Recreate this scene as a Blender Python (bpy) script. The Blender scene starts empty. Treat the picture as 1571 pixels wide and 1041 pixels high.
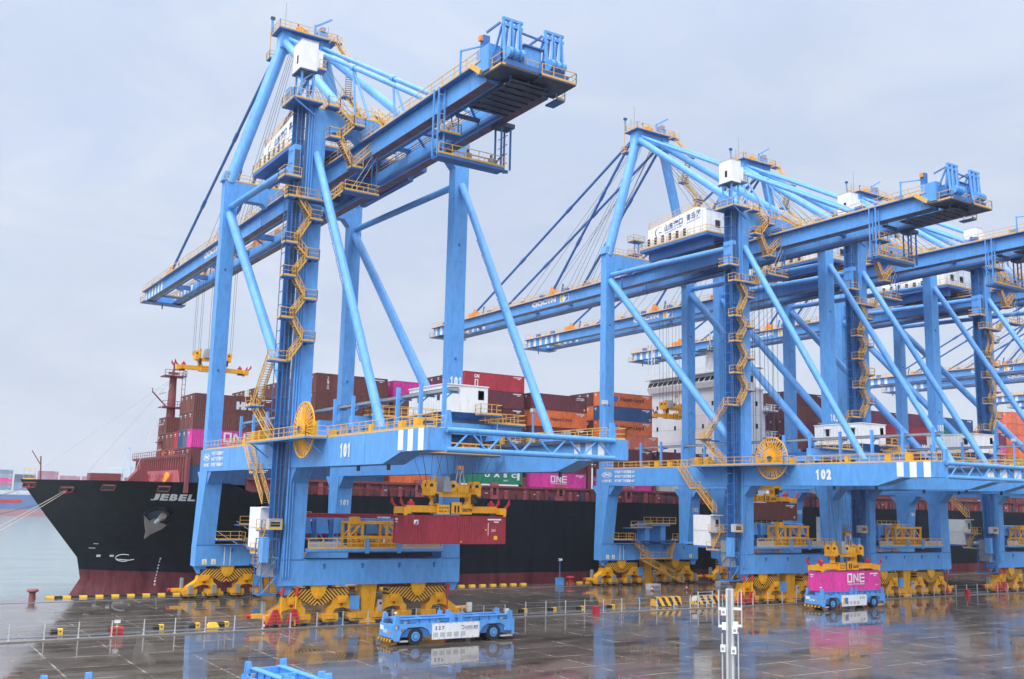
import bpy, math, random
from mathutils import Vector, Matrix
R = math.radians
rnd = random.Random(7)
sc = bpy.context.scene
COL = sc.collection

# ------------------------------------------------------------------ camera, world, sun, exposure
cam = bpy.data.objects.new('camera', bpy.data.cameras.new('camera')); COL.objects.link(cam)
cam.data.sensor_width = 36.0
cam.data.lens = 36.0 * 1538.66 / 1571.0
cam.data.clip_start = 0.5; cam.data.clip_end = 20000
_y, _p, _r = R(32.641), R(9.193), R(1.362)
F = Vector((math.sin(_y)*math.cos(_p), math.cos(_y)*math.cos(_p), math.sin(_p)))
RT = Vector((math.cos(_y), -math.sin(_y), 0)); UP = RT.cross(F)
R2 = math.cos(_r)*RT + math.sin(_r)*UP; U2 = -math.sin(_r)*RT + math.cos(_r)*UP
M4 = Matrix((R2, U2, -F)).transposed().to_4x4(); M4.translation = Vector((-48.983, -102.686, 13.442))
cam.matrix_world = M4
sc.camera = cam

world = bpy.data.worlds.new("World"); sc.world = world; world.use_nodes = True
SUN_ELEV, SUN_AZ = R(40), R(238)      # azimuth from north (+Y) clockwise: behind the camera, to the left
def build_world():
    nt = world.node_tree; nt.nodes.clear(); N = nt.nodes.new; L = nt.links.new
    out = N('ShaderNodeOutputWorld'); bg = N('ShaderNodeBackground'); L(bg.outputs[0], out.inputs[0])
    sky = N('ShaderNodeTexSky'); sky.sky_type = 'NISHITA'; sky.sun_disc = False
    sky.sun_elevation = SUN_ELEV; sky.sun_rotation = SUN_AZ; sky.air_density = 1.0; sky.dust_density = 2.0
    tc = N('ShaderNodeTexCoord'); sep = N('ShaderNodeSeparateXYZ'); L(tc.outputs['Generated'], sep.inputs[0])
    ramp = N('ShaderNodeValToRGB'); L(sep.outputs[2], ramp.inputs[0])      # overcast: brighter towards the zenith
    e = ramp.color_ramp.elements; K = 11.7
    def c(r, g, b, k=1): return (r*K*k/10, g*K*k/10, b*K*k/10, 1)
    e[0].position = 0.0; e[0].color = c(4.5, 5.0, 6.0)
    e[1].position = 1.0; e[1].color = c(17, 17.4, 18.2)
    for pos, col in ((0.12, c(4.75, 5.3, 6.45)), (0.3, c(4.6, 5.3, 6.75)), (0.5, c(5.0, 5.8, 7.3)), (0.72, c(14.5, 15, 16))):
        k = e.new(pos); k.color = col
    mp = N('ShaderNodeMapping'); mp.inputs['Scale'].default_value = (1.0, 1.0, 2.2); L(tc.outputs['Generated'], mp.inputs[0])
    nz = N('ShaderNodeTexNoise'); nz.inputs['Scale'].default_value = 2.6; nz.inputs['Detail'].default_value = 5; nz.inputs['Roughness'].default_value = 0.55
    L(mp.outputs[0], nz.inputs[0])
    mr = N('ShaderNodeMapRange'); mr.inputs[1].default_value = 0.35; mr.inputs[2].default_value = 0.68; mr.inputs[3].default_value = 0.97; mr.inputs[4].default_value = 1.06
    L(nz.outputs[0], mr.inputs[0])
    sd = (math.sin(SUN_AZ)*math.cos(SUN_ELEV), math.cos(SUN_AZ)*math.cos(SUN_ELEV), math.sin(SUN_ELEV))
    dp = N('ShaderNodeVectorMath'); dp.operation = 'DOT_PRODUCT'; dp.inputs[1].default_value = sd; L(tc.outputs['Generated'], dp.inputs[0])
    gl = N('ShaderNodeMapRange'); gl.interpolation_type = 'SMOOTHSTEP'; gl.inputs[1].default_value = 0.0; gl.inputs[2].default_value = 1.0; gl.inputs[3].default_value = 1.0; gl.inputs[4].default_value = 2.1
    L(dp.outputs['Value'], gl.inputs[0])                         # the cloud is brighter around the hidden sun
    sc_ = N('ShaderNodeMath'); sc_.operation = 'MULTIPLY'; L(mr.outputs[0], sc_.inputs[0]); L(gl.outputs[0], sc_.inputs[1])
    cw = N('ShaderNodeMix'); cw.data_type = 'RGBA'; cw.inputs[7].default_value = (K*.60, K*.64, K*.715, 1)   # whiter patches of cloud
    n3 = N('ShaderNodeTexNoise'); n3.inputs['Scale'].default_value = 4.5; n3.inputs['Detail'].default_value = 7; n3.inputs['Roughness'].default_value = 0.6; n3.inputs['Distortion'].default_value = 0.6; L(mp.outputs[0], n3.inputs[0])
    cm = N('ShaderNodeMapRange'); cm.inputs[1].default_value = 0.45; cm.inputs[2].default_value = 0.72; cm.inputs[3].default_value = 0.0; cm.inputs[4].default_value = 0.7; L(n3.outputs[0], cm.inputs[0])
    hz = N('ShaderNodeMapRange'); hz.inputs[1].default_value = 0.62; hz.inputs[2].default_value = 0.5; L(sep.outputs[2], hz.inputs[0])
    cm2 = N('ShaderNodeMath'); cm2.operation = 'MULTIPLY'; L(cm.outputs[0], cm2.inputs[0]); L(hz.outputs[0], cm2.inputs[1]); L(cm2.outputs[0], cw.inputs[0]); L(ramp.outputs[0], cw.inputs[6])
    mul = N('ShaderNodeVectorMath'); mul.operation = 'SCALE'; L(cw.outputs[2], mul.inputs[0]); L(sc_.outputs[0], mul.inputs['Scale'])
    mix = N('ShaderNodeMix'); mix.data_type = 'RGBA'; mix.inputs[0].default_value = 0.90
    L(sky.outputs[0], mix.inputs[6]); L(mul.outputs[0], mix.inputs[7]); L(mix.outputs[2], bg.inputs[0])
    bg.inputs[1].default_value = 0.1
build_world()
sun = bpy.data.objects.new('sun', bpy.data.lights.new('sun', 'SUN')); COL.objects.link(sun)
sun.data.energy = 1.15; sun.data.angle = R(30); sun.data.color = (1.0, 0.97, 0.93)
_sd = Vector((math.sin(SUN_AZ)*math.cos(SUN_ELEV), math.cos(SUN_AZ)*math.cos(SUN_ELEV), math.sin(SUN_ELEV)))
sun.rotation_euler = (-_sd).to_track_quat('-Z', 'Y').to_euler()
sc.view_settings.view_transform = 'Standard'; sc.view_settings.look = 'None'
sc.view_settings.exposure = 0.2; sc.view_settings.gamma = 1.0; sc.view_settings.use_curve_mapping = False

# ------------------------------------------------------------------ materials
MAT = {}
def nodes_of(name):
    m = bpy.data.materials.new(name); m.use_nodes = True; MAT[name] = m
    nt = m.node_tree; return m, nt, nt.nodes['Principled BSDF']
def paint(name, col, rough=0.45, dirt=0.12, scale=0.35, metal=0.0, obj_col=False, streak=True, spec=0.5, rust=0.0):
    m, nt, b = nodes_of(name); N = nt.nodes.new; L = nt.links.new
    b.inputs['Roughness'].default_value = rough; b.inputs['Metallic'].default_value = metal
    b.inputs['Specular IOR Level'].default_value = spec
    tc = N('ShaderNodeTexCoord')
    nz = N('ShaderNodeTexNoise'); nz.inputs['Scale'].default_value = scale; nz.inputs['Detail'].default_value = 6; nz.inputs['Roughness'].default_value = 0.65
    mp = N('ShaderNodeMapping'); mp.inputs['Scale'].default_value = (1, 1, 0.35 if streak else 1)
    L(tc.outputs['Object'], mp.inputs[0]); L(mp.outputs[0], nz.inputs[0])
    n2 = N('ShaderNodeTexNoise'); n2.inputs['Scale'].default_value = scale*9; n2.inputs['Detail'].default_value = 4
    L(mp.outputs[0], n2.inputs[0])
    ad = N('ShaderNodeMath'); ad.operation = 'ADD'; L(nz.outputs[0], ad.inputs[0]); L(n2.outputs[0], ad.inputs[1])
    mr = N('ShaderNodeMapRange'); mr.inputs[1].default_value = 0.75; mr.inputs[2].default_value = 1.3
    mr.inputs[3].default_value = 1 + dirt*0.5; mr.inputs[4].default_value = 1 - dirt
    L(ad.outputs[0], mr.inputs[0])
    mul = N('ShaderNodeVectorMath'); mul.operation = 'SCALE'
    if obj_col:
        oi = N('ShaderNodeObjectInfo'); L(oi.outputs['Color'], mul.inputs[0])
    else: mul.inputs[0].default_value = col
    L(mr.outputs[0], mul.inputs['Scale'])
    if rust:
        n4 = N('ShaderNodeTexNoise'); n4.inputs['Scale'].default_value = 1.1; n4.inputs['Detail'].default_value = 9; n4.inputs['Roughness'].default_value = 0.72
        m4 = N('ShaderNodeMapping'); m4.inputs['Scale'].default_value = (1.3, 1.3, 0.22); L(tc.outputs['Object'], m4.inputs[0]); L(m4.outputs[0], n4.inputs[0])
        r4 = N('ShaderNodeMapRange'); r4.inputs[1].default_value = 0.575; r4.inputs[2].default_value = 0.76; r4.inputs[4].default_value = rust; L(n4.outputs[0], r4.inputs[0])
        x4 = N('ShaderNodeMix'); x4.data_type = 'RGBA'; x4.inputs[7].default_value = (0.11, 0.075, 0.06, 1); L(r4.outputs[0], x4.inputs[0]); L(mul.outputs[0], x4.inputs[6]); L(x4.outputs[2], b.inputs['Base Color'])
    else: L(mul.outputs[0], b.inputs['Base Color'])
    r2 = N('ShaderNodeMapRange'); r2.inputs[1].default_value = 0.3; r2.inputs[2].default_value = 0.7
    r2.inputs[3].default_value = max(0.05, rough-0.1); r2.inputs[4].default_value = min(1, rough+0.15)
    L(nz.outputs[0], r2.inputs[0]); L(r2.outputs[0], b.inputs['Roughness'])
    return m
BLUE = paint('crane_blue', (0.105, 0.335, 0.715), 0.45, 0.18, 0.25, rust=0.6)
DBLUE = paint('dark_blue_steel', (0.035, 0.15, 0.40), 0.5, 0.2)
UNDER = paint('grimy_steel', (0.05, 0.075, 0.13), 0.6, 0.3, 0.6)
RAIL = paint('handrail_yellow', (0.72, 0.40, 0.085), 0.5, 0.1)
TREAD = paint('stair_tread', (0.30, 0.21, 0.12), 0.6, 0.2)
YEL = paint('machine_yellow', (0.86, 0.40, 0.008), 0.42, 0.2, 0.7, rust=0.6)
WHITE = paint('white_panel', (0.78, 0.78, 0.77), 0.5, 0.1, rust=0.3)
GREY = paint('galvanised_grey', (0.32, 0.33, 0.34), 0.45, 0.2, metal=0.3)
LGREY = paint('pale_grey_steel', (0.48, 0.495, 0.505), 0.45, 0.15)
DARK = paint('dark_window', (0.012, 0.015, 0.02), 0.12, 0.1)
RUB = paint('black_rubber', (0.013, 0.013, 0.014), 0.7, 0.2)
ROPE = paint('steel_rope', (0.06, 0.065, 0.075), 0.6, 0.1)
RED = paint('signal_red', (0.50, 0.018, 0.028), 0.45, 0.15)
SOFFIT = paint('soffit_reflection_tint', (0.115, 0.075, 0.12), 0.5, 0.3, 0.6)  # purplish reflected light under the girders, painted into the colour
ORANGE = paint('orange_box', (0.75, 0.25, 0.04), 0.5, 0.2)
MAROON = paint('ship_maroon', (0.23, 0.055, 0.06), 0.55, 0.25, 0.4)
MPINK = paint('ship_red_lead', (0.42, 0.10, 0.11), 0.55, 0.15, 0.4)
SWHITE = paint('ship_white', (0.74, 0.75, 0.76), 0.5, 0.1, 0.15)
LETW = paint('white_letters', (0.8, 0.8, 0.8), 0.5, 0.1)
LETK = paint('black_letters', (0.02, 0.02, 0.025), 0.5, 0.1)
LETB = paint('navy_letters', (0.03, 0.06, 0.22), 0.5, 0.1)
MIDB = paint('sign_blue', (0.02, 0.16, 0.55), 0.5, 0.05)
SYEL = paint('sign_yellow', (0.85, 0.50, 0.02), 0.5, 0.05)
FARCR = paint('hazed_crane_paint', (0.42, 0.52, 0.66), 0.6, 0.1)  # pale blue-grey: distance haze painted into the crane colour
FARRED = paint('hazed_antifouling', (0.36, 0.20, 0.22), 0.6, 0.1)  # washed-out red, haze of distance painted in
FARBLUE = paint('hazed_hull_blue', (0.10, 0.17, 0.34), 0.6, 0.1)  # lightened blue: fading by far air put into the hull colour
CREAM = paint('mooring_rope', (0.55, 0.50, 0.38), 0.8, 0.1)
ANCH = paint('anchor_steel', (0.28, 0.24, 0.21), 0.6, 0.3, 0.8)
KERBC = paint('kerb_concrete', (0.20, 0.18, 0.165), 0.35, 0.3, 1.5)
BOX = paint('container_paint', None, 0.5, 0.28, 0.5, obj_col=True, rust=0.55)

def hull_mat():
    m, nt, b = nodes_of('ship_hull_paint'); N = nt.nodes.new; L = nt.links.new
    tc = N('ShaderNodeTexCoord'); sep = N('ShaderNodeSeparateXYZ'); L(tc.outputs['Object'], sep.inputs[0])
    mp = N('ShaderNodeMapping'); mp.inputs['Scale'].default_value = (0.5, 0.5, 0.08); L(tc.outputs['Object'], mp.inputs[0])
    nz = N('ShaderNodeTexNoise'); nz.inputs['Scale'].default_value = 1.2; nz.inputs['Detail'].default_value = 8; nz.inputs['Roughness'].default_value = 0.7
    L(mp.outputs[0], nz.inputs[0])
    gt = N('ShaderNodeMath'); gt.operation = 'GREATER_THAN'; gt.inputs[1].default_value = 1.6; L(sep.outputs[2], gt.inputs[0])
    ra = N('ShaderNodeValToRGB'); ra.color_ramp.elements[0].color = (0.075, 0.015, 0.02, 1); ra.color_ramp.elements[1].color = (0.19, 0.05, 0.055, 1)
    ra.color_ramp.elements[0].position = 0.35; ra.color_ramp.elements[1].position = 0.7; L(nz.outputs[0], ra.inputs[0])
    rb = N('ShaderNodeValToRGB'); rb.color_ramp.elements[0].color = (0.004, 0.006, 0.010, 1); rb.color_ramp.elements[1].color = (0.011, 0.016, 0.024, 1)
    rb.color_ramp.elements[0].position = 0.35; rb.color_ramp.elements[1].position = 0.75; L(nz.outputs[0], rb.inputs[0])
    mix = N('ShaderNodeMix'); mix.data_type = 'RGBA'; L(gt.outputs[0], mix.inputs[0]); L(ra.outputs[0], mix.inputs[6]); L(rb.outputs[0], mix.inputs[7])
    L(mix.outputs[2], b.inputs['Base Color']); b.inputs['Roughness'].default_value = 0.45; b.inputs['Specular IOR Level'].default_value = 0.14
    # welded plate seams and pale fender scuffs
    cb = N('ShaderNodeCombineXYZ'); L(sep.outputs[0], cb.inputs[0]); L(sep.outputs[2], cb.inputs[1])
    br = N('ShaderNodeTexBrick'); br.inputs['Scale'].default_value = 1.0; br.inputs['Brick Width'].default_value = 9.5; br.inputs['Row Height'].default_value = 2.3; br.inputs['Mortar Size'].default_value = 0.035
    br.inputs['Color1'].default_value = (0, 0, 0, 1); br.inputs['Color2'].default_value = (0.12, 0.12, 0.12, 1); br.inputs['Mortar'].default_value = (1, 1, 1, 1); L(cb.outputs[0], br.inputs['Vector'])
    m5 = N('ShaderNodeMapping'); m5.inputs['Scale'].default_value = (0.25, 1, 2.2); L(tc.outputs['Object'], m5.inputs[0])
    n5 = N('ShaderNodeTexNoise'); n5.inputs['Scale'].default_value = 0.8; n5.inputs['Detail'].default_value = 8; n5.inputs['Roughness'].default_value = 0.75; L(m5.outputs[0], n5.inputs[0])
    r5 = N('ShaderNodeMapRange'); r5.inputs[1].default_value = 0.63; r5.inputs[2].default_value = 0.8; r5.inputs[4].default_value = 0.35; L(n5.outputs[0], r5.inputs[0])
    sb = N('ShaderNodeMath'); sb.operation = 'MULTIPLY_ADD'; sb.inputs[1].default_value = 0.10; L(br.outputs['Color'], sb.inputs[0]); L(r5.outputs[0], sb.inputs[2])
    mix2 = N('ShaderNodeMix'); mix2.data_type = 'RGBA'; mix2.inputs[7].default_value = (0.075, 0.075, 0.08, 1); L(sb.outputs[0], mix2.inputs[0]); L(mix.outputs[2], mix2.inputs[6]); L(mix2.outputs[2], b.inputs['Base Color'])
    bp = N('ShaderNodeBump'); bp.inputs['Strength'].default_value = 0.12; bp.inputs['Distance'].default_value = 0.1; L(nz.outputs[0], bp.inputs['Height']); L(bp.outputs[0], b.inputs['Normal'])
    return m
HULL = hull_mat()

def stripe_mat(name, ca, cb, period, chevron=True, slope=1.0, axis=0):
    m, nt, b = nodes_of(name); N = nt.nodes.new; L = nt.links.new
    tc = N('ShaderNodeTexCoord'); sep = N('ShaderNodeSeparateXYZ'); L(tc.outputs['Object'], sep.inputs[0])
    ab = N('ShaderNodeMath'); ab.operation = 'ABSOLUTE' if chevron else 'ADD'; ab.inputs[1].default_value = 0.0; L(sep.outputs[axis], ab.inputs[0])
    sl = N('ShaderNodeMath'); sl.operation = 'MULTIPLY_ADD'; sl.inputs[1].default_value = slope; L(sep.outputs[2], sl.inputs[0]); L(ab.outputs[0], sl.inputs[2])
    dv = N('ShaderNodeMath'); dv.operation = 'DIVIDE'; dv.inputs[1].default_value = period; L(sl.outputs[0], dv.inputs[0])
    fr = N('ShaderNodeMath'); fr.operation = 'FRACT'; L(dv.outputs[0], fr.inputs[0])
    g = N('ShaderNodeMath'); g.operation = 'GREATER_THAN'; g.inputs[1].default_value = 0.5; L(fr.outputs[0], g.inputs[0])
    mix = N('ShaderNodeMix'); mix.data_type = 'RGBA'; mix.inputs[6].default_value = (*ca, 1); mix.inputs[7].default_value = (*cb, 1)
    L(g.outputs[0], mix.inputs[0]); L(mix.outputs[2], b.inputs['Base Color']); b.inputs['Roughness'].default_value = 0.5
    return m
YB = ((0.80, 0.40, 0.015), (0.018, 0.016, 0.014))
CHEV = stripe_mat('hazard_chevrons', YB[0], YB[1], 0.44, True, 1.0)
HAZ = stripe_mat('hazard_stripes', YB[0], YB[1], 1.15, False, 0.55)
HAZS = stripe_mat('hazard_stripes_small', YB[0], YB[1], 0.6, False, 0.6, axis=1)
KERB = stripe_mat('kerb_bands', YB[0], YB[1], 1.9, False, 0.0)

def ground_mat():
    m, nt, b = nodes_of('wet_concrete'); N = nt.nodes.new; L = nt.links.new
    tc = N('ShaderNodeTexCoord'); sep = N('ShaderNodeSeparateXYZ'); L(tc.outputs['Object'], sep.inputs[0])
    def noise(s, d=6, r=0.6, sc3=(1, 1, 1)):
        mp = N('ShaderNodeMapping'); mp.inputs['Scale'].default_value = sc3; L(tc.outputs['Object'], mp.inputs[0])
        n = N('ShaderNodeTexNoise'); n.inputs['Scale'].default_value = s; n.inputs['Detail'].default_value = d; n.inputs['Roughness'].default_value = r
        L(mp.outputs[0], n.inputs[0]); return n
    big = noise(0.06, 6, 0.6); mid = noise(0.35, 7, 0.65, (0.6, 1.2, 1)); fine = noise(6, 5, 0.7)
    # slab joints every 5.2 m along both directions
    js = []
    for ax, per, off in ((0, 5.6, 1.1), (1, 5.4, 0.6)):
        a = N('ShaderNodeMath'); a.operation = 'ADD'; a.inputs[1].default_value = 5000*per + off; L(sep.outputs[ax], a.inputs[0])
        d = N('ShaderNodeMath'); d.operation = 'DIVIDE'; d.inputs[1].default_value = per; L(a.outputs[0], d.inputs[0])
        f = N('ShaderNodeMath'); f.operation = 'FRACT'; L(d.outputs[0], f.inputs[0])
        s = N('ShaderNodeMath'); s.operation = 'SUBTRACT'; s.inputs[1].default_value = 0.5; L(f.outputs[0], s.inputs[0])
        q = N('ShaderNodeMath'); q.operation = 'ABSOLUTE'; L(s.outputs[0], q.inputs[0])
        g = N('ShaderNodeMapRange'); g.inputs[1].default_value = 0.5-0.02; g.inputs[2].default_value = 0.5-0.009; L(q.outputs[0], g.inputs[0]); js.append((g, d))
    j = N('ShaderNodeMath'); j.operation = 'MAXIMUM'; L(js[0][0].outputs[0], j.inputs[0]); L(js[1][0].outputs[0], j.inputs[1])
    # each slab its own tint
    fl = []
    for g, d in js:
        x = N('ShaderNodeMath'); x.operation = 'ADD'; x.inputs[1].default_value = 0.5; L(d.outputs[0], x.inputs[0])
        y = N('ShaderNodeMath'); y.operation = 'FLOOR'; L(x.outputs[0], y.inputs[0]); fl.append(y)
    cmb = N('ShaderNodeCombineXYZ'); L(fl[0].outputs[0], cmb.inputs[0]); L(fl[1].outputs[0], cmb.inputs[1])
    wn = N('ShaderNodeTexWhiteNoise'); wn.noise_dimensions = '2D'; L(cmb.outputs[0], wn.inputs['Vector'])
    col = N('ShaderNodeValToRGB'); col.color_ramp.elements[0].color = (0.036, 0.028, 0.022, 1); col.color_ramp.elements[1].color = (0.125, 0.106, 0.090, 1)
    col.color_ramp.elements[0].position = 0.3; col.color_ramp.elements[1].position = 0.72
    trk = noise(0.9, 6, 0.7, (0.05, 1.6, 1)); grit = noise(14, 3, 0.8)
    m0 = N('ShaderNodeMath'); m0.operation = 'MULTIPLY_ADD'; m0.inputs[1].default_value = 0.3; L(trk.outputs[0], m0.inputs[0])
    mg = N('ShaderNodeMath'); mg.operation = 'MULTIPLY_ADD'; mg.inputs[1].default_value = 0.35; mg.inputs[2].default_value = -0.325; L(grit.outputs[0], mg.inputs[0]); L(mg.outputs[0], m0.inputs[2])
    ma = N('ShaderNodeMath'); ma.operation = 'ADD'; L(m0.outputs[0], ma.inputs[0]); L(mid.outputs[0], ma.inputs[1])
    m1 = N('ShaderNodeMath'); m1.operation = 'MULTIPLY_ADD'; m1.inputs[1].default_value = 0.26; L(wn.outputs['Value'], m1.inputs[0]); L(ma.outputs[0], m1.inputs[2])
    L(m1.outputs[0], col.inputs[0])
    mixj = N('ShaderNodeMix'); mixj.data_type = 'RGBA'; mixj.inputs[7].default_value = (0.26, 0.235, 0.215, 1)
    jn = N('ShaderNodeMapRange'); jn.inputs[1].default_value = 0.42; jn.inputs[2].default_value = 0.60; L(mid.outputs[0], jn.inputs[0])
    jj = N('ShaderNodeMath'); jj.operation = 'MULTIPLY'; L(j.outputs[0], jj.inputs[0]); L(jn.outputs[0], jj.inputs[1])
    jk = N('ShaderNodeMath'); jk.operation = 'MULTIPLY'; jk.inputs[1].default_value = 0.95; L(jj.outputs[0], jk.inputs[0])
    L(jk.outputs[0], mixj.inputs[0]); L(col.outputs[0], mixj.inputs[6]); L(mixj.outputs[2], b.inputs['Base Color'])
    # puddles: mirror smooth; damp: glossy; drier: rougher
    pm = N('ShaderNodeMath'); pm.operation = 'MULTIPLY_ADD'; pm.inputs[1].default_value = 0.55; L(mid.outputs[0], pm.inputs[0]); L(big.outputs[0], pm.inputs[2])
    rr = N('ShaderNodeMapRange'); rr.inputs[1].default_value = 0.68; rr.inputs[2].default_value = 0.98; rr.inputs[3].default_value = 0.015; rr.inputs[4].default_value = 0.24
    L(pm.outputs[0], rr.inputs[0])
    ra = N('ShaderNodeMath'); ra.operation = 'MULTIPLY_ADD'; ra.inputs[1].default_value = 0.22; L(jj.outputs[0], ra.inputs[0]); L(rr.outputs[0], ra.inputs[2])
    L(ra.outputs[0], b.inputs['Roughness']); b.inputs['Specular IOR Level'].default_value = 0.45; b.inputs['IOR'].default_value = 1.35
    bp = N('ShaderNodeBump'); bp.inputs['Distance'].default_value = 0.02
    bs = N('ShaderNodeMapRange'); bs.inputs[1].default_value = 0.7; bs.inputs[2].default_value = 0.95; bs.inputs[3].default_value = 0.01; bs.inputs[4].default_value = 0.22
    L(pm.outputs[0], bs.inputs[0]); L(bs.outputs[0], bp.inputs['Strength']); L(fine.outputs[0], bp.inputs['Height']); L(bp.outputs[0], b.inputs['Normal'])
    return m
GROUND = ground_mat()
def sea_mat():
    m, nt, b = nodes_of('sea_water'); N = nt.nodes.new; L = nt.links.new
    b.inputs['Base Color'].default_value = (0.175, 0.225, 0.225, 1); b.inputs['Roughness'].default_value = 0.18; b.inputs['IOR'].default_value = 1.33
    tc = N('ShaderNodeTexCoord'); h = None
    for s, d in ((0.04, 3), (0.22, 5), (0.8, 4)):
        n = N('ShaderNodeTexNoise'); n.inputs['Scale'].default_value = s; n.inputs['Detail'].default_value = d
        mp = N('ShaderNodeMapping'); mp.inputs['Scale'].default_value = (1, 1.7, 1); mp.inputs['Rotation'].default_value = (0, 0, 0.5); L(tc.outputs['Object'], mp.inputs[0]); L(mp.outputs[0], n.inputs[0])
        bp = N('ShaderNodeBump'); bp.inputs['Strength'].default_value = 0.8; bp.inputs['Distance'].default_value = 0.25/s*0.1; L(n.outputs[0], bp.inputs['Height'])
        if h: L(h.outputs[0], bp.inputs['Normal'])
        h = bp
    L(h.outputs[0], b.inputs['Normal'])
    return m
SEA = sea_mat()

# ------------------------------------------------------------------ mesh helpers
class MB:
    def __init__(s, off=(0, 0, 0)): s.v = []; s.f = []; s.m = []; s.off = Vector(off); s.mats = []
    def mi(s, m):
        if m not in s.mats: s.mats.append(m)
        return s.mats.index(m)
    def poly(s, pts, faces, mat):
        o = len(s.v); s.v += [Vector(p) - s.off for p in pts]; i = s.mi(mat)
        for f in faces: s.f.append([o + k for k in f]); s.m.append(i)
        return s
    def hexa(s, a, b, mat):          # two matching quads a (4 pts), b (4 pts)
        return s.poly(list(a)+list(b), [(3,2,1,0), (4,5,6,7), (0,1,5,4), (1,2,6,5), (2,3,7,6), (3,0,4,7)], mat)
    def box(s, x0, x1, y0, y1, z0, z1, mat):
        return s.hexa([(x0,y0,z0),(x1,y0,z0),(x1,y1,z0),(x0,y1,z0)], [(x0,y0,z1),(x1,y0,z1),(x1,y1,z1),(x0,y1,z1)], mat)
    def frus(s, r0, z0, r1, z1, mat):   # rectangles (x0,x1,y0,y1) at two heights
        q = lambda r, z: [(r[0],r[2],z),(r[1],r[2],z),(r[1],r[3],z),(r[0],r[3],z)]
        return s.hexa(q(r0, z0), q(r1, z1), mat)
    def frame(s, p, q):
        d = (Vector(q)-Vector(p)).normalized()
        u = d.cross(Vector((0,0,1)))
        if u.length < 1e-3: u = Vector((1,0,0))
        u.normalize(); return d, u, u.cross(d)
    def bar(s, p, q, w, h=None, mat=None):
        h = h or w; d, u, n = s.frame(p, q); p = Vector(p); q = Vector(q); a = u*w/2; b = n*h/2
        return s.hexa([p-a-b, p+a-b, p+a+b, p-a+b], [q-a-b, q+a-b, q+a+b, q-a+b], mat)
    def tube(s, p, q, r, mat, n=8, r2=None):
        d, u, w = s.frame(p, q); p = Vector(p); q = Vector(q); r2 = r if r2 is None else r2
        pts = [p + (u*math.cos(2*math.pi*k/n) + w*math.sin(2*math.pi*k/n))*r for k in range(n)] + [q + (u*math.cos(2*math.pi*k/n) + w*math.sin(2*math.pi*k/n))*r2 for k in range(n)]
        fs = [(k, (k+1) % n, n+(k+1) % n, n+k) for k in range(n)] + [tuple(range(n-1, -1, -1)), tuple(range(n, 2*n))]
        return s.poly(pts, fs, mat)
    def path(s, pts, r, mat, n=5):
        for a, b in zip(pts, pts[1:]): s.tube(a, b, r, mat, n)
        return s
    def prism(s, prof, fn, t0, t1, mat):   # 2-D outline swept from t0 to t1 through fn(u, v, t)
        n = len(prof); pts = [fn(u, v, t0) for u, v in prof] + [fn(u, v, t1) for u, v in prof]
        return s.poly(pts, [tuple(range(n-1, -1, -1)), tuple(range(n, 2*n))] + [(k, (k+1) % n, n+(k+1) % n, n+k) for k in range(n)], mat)
    def rail(s, pts, h=1.1, step=1.5, r=0.03, mat=None, kick=True):
        mat = mat or RAIL
        for a, b in zip(pts, pts[1:]):
            a = Vector(a); b = Vector(b); L = (b-a).length; k = max(1, round(L/step)); z = Vector((0, 0, h))
            for i in range(k+1):
                p = a + (b-a)*i/k; s.bar(p, p+z, 2*r, 2*r, mat)
            s.bar(a+z, b+z, 2.2*r, 2.2*r, mat); s.bar(a+z*0.52, b+z*0.52, 1.5*r, 1.5*r, mat)
            if kick: s.bar(a+Vector((0,0,0.08)), b+Vector((0,0,0.08)), 0.04, 0.2, mat)
        return s
    def deck(s, x0, x1, y0, y1, z, sides='nsew', mat=None, t=0.16, h=1.1):
        s.box(x0, x1, y0, y1, z-t, z, mat or DBLUE)
        c = {'s': ((x0,y0,z),(x1,y0,z)), 'n': ((x0,y1,z),(x1,y1,z)), 'w': ((x0,y0,z),(x0,y1,z)), 'e': ((x1,y0,z),(x1,y1,z))}
        for k in sides: s.rail(c[k], h)
        return s
    def stair(s, p, q, w=0.9, mat=None, side=None):
        mat = mat or RAIL; p = Vector(p); q = Vector(q); hd = Vector((q.x-p.x, q.y-p.y, 0)); d = hd.normalized(); u = Vector((-d.y, d.x, 0))*w/2
        n = max(3, int(abs(q.z-p.z)/0.24)); z = Vector((0,0,1.0))
        for sg in (-1, 1):
            s.bar(p+u*sg, q+u*sg, 0.05, 0.17, mat); s.bar(p+u*sg+z, q+u*sg+z, 0.07, 0.07, mat); s.bar(p+u*sg+z*.5, q+u*sg+z*.5, 0.05, 0.05, mat)
            for i in range(0, 5): a = p+(q-p)*i/4; s.bar(a+u*sg, a+u*sg+z, 0.06, 0.06, mat)
        for i in range(n):
            a = p+(q-p)*(i+.5)/n; s.bar(a-u, a+u, 0.22, 0.035, TREAD)
        return s
    def build(s, name, parent=None, loc=None, smooth=False, col=None, **props):
        me = bpy.data.meshes.new(name); me.from_pydata([tuple(v) for v in s.v], [], s.f)
        for m in s.mats: me.materials.append(m)
        me.polygons.foreach_set('material_index', s.m)
        if smooth: me.polygons.foreach_set('use_smooth', [True]*len(s.f))
        me.update()
        return link(name, me, parent, loc if loc is not None else s.off, col, **props)
def link(name, me, parent=None, loc=(0,0,0), col=None, **props):
    o = bpy.data.objects.new(name, me); COL.objects.link(o); o.location = loc
    if parent: o.parent = parent
    if col: o.color = (*col, 1)
    for k, v in props.items(): o[k] = v
    return o
def thing(name, label, cat, loc=(0,0,0), rz=0, group=None):
    o = bpy.data.objects.new(name, None); COL.objects.link(o); o.location = loc; o.rotation_euler = (0,0,rz)
    o['label'] = label; o['category'] = cat
    if group: o['group'] = group
    return o
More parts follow.
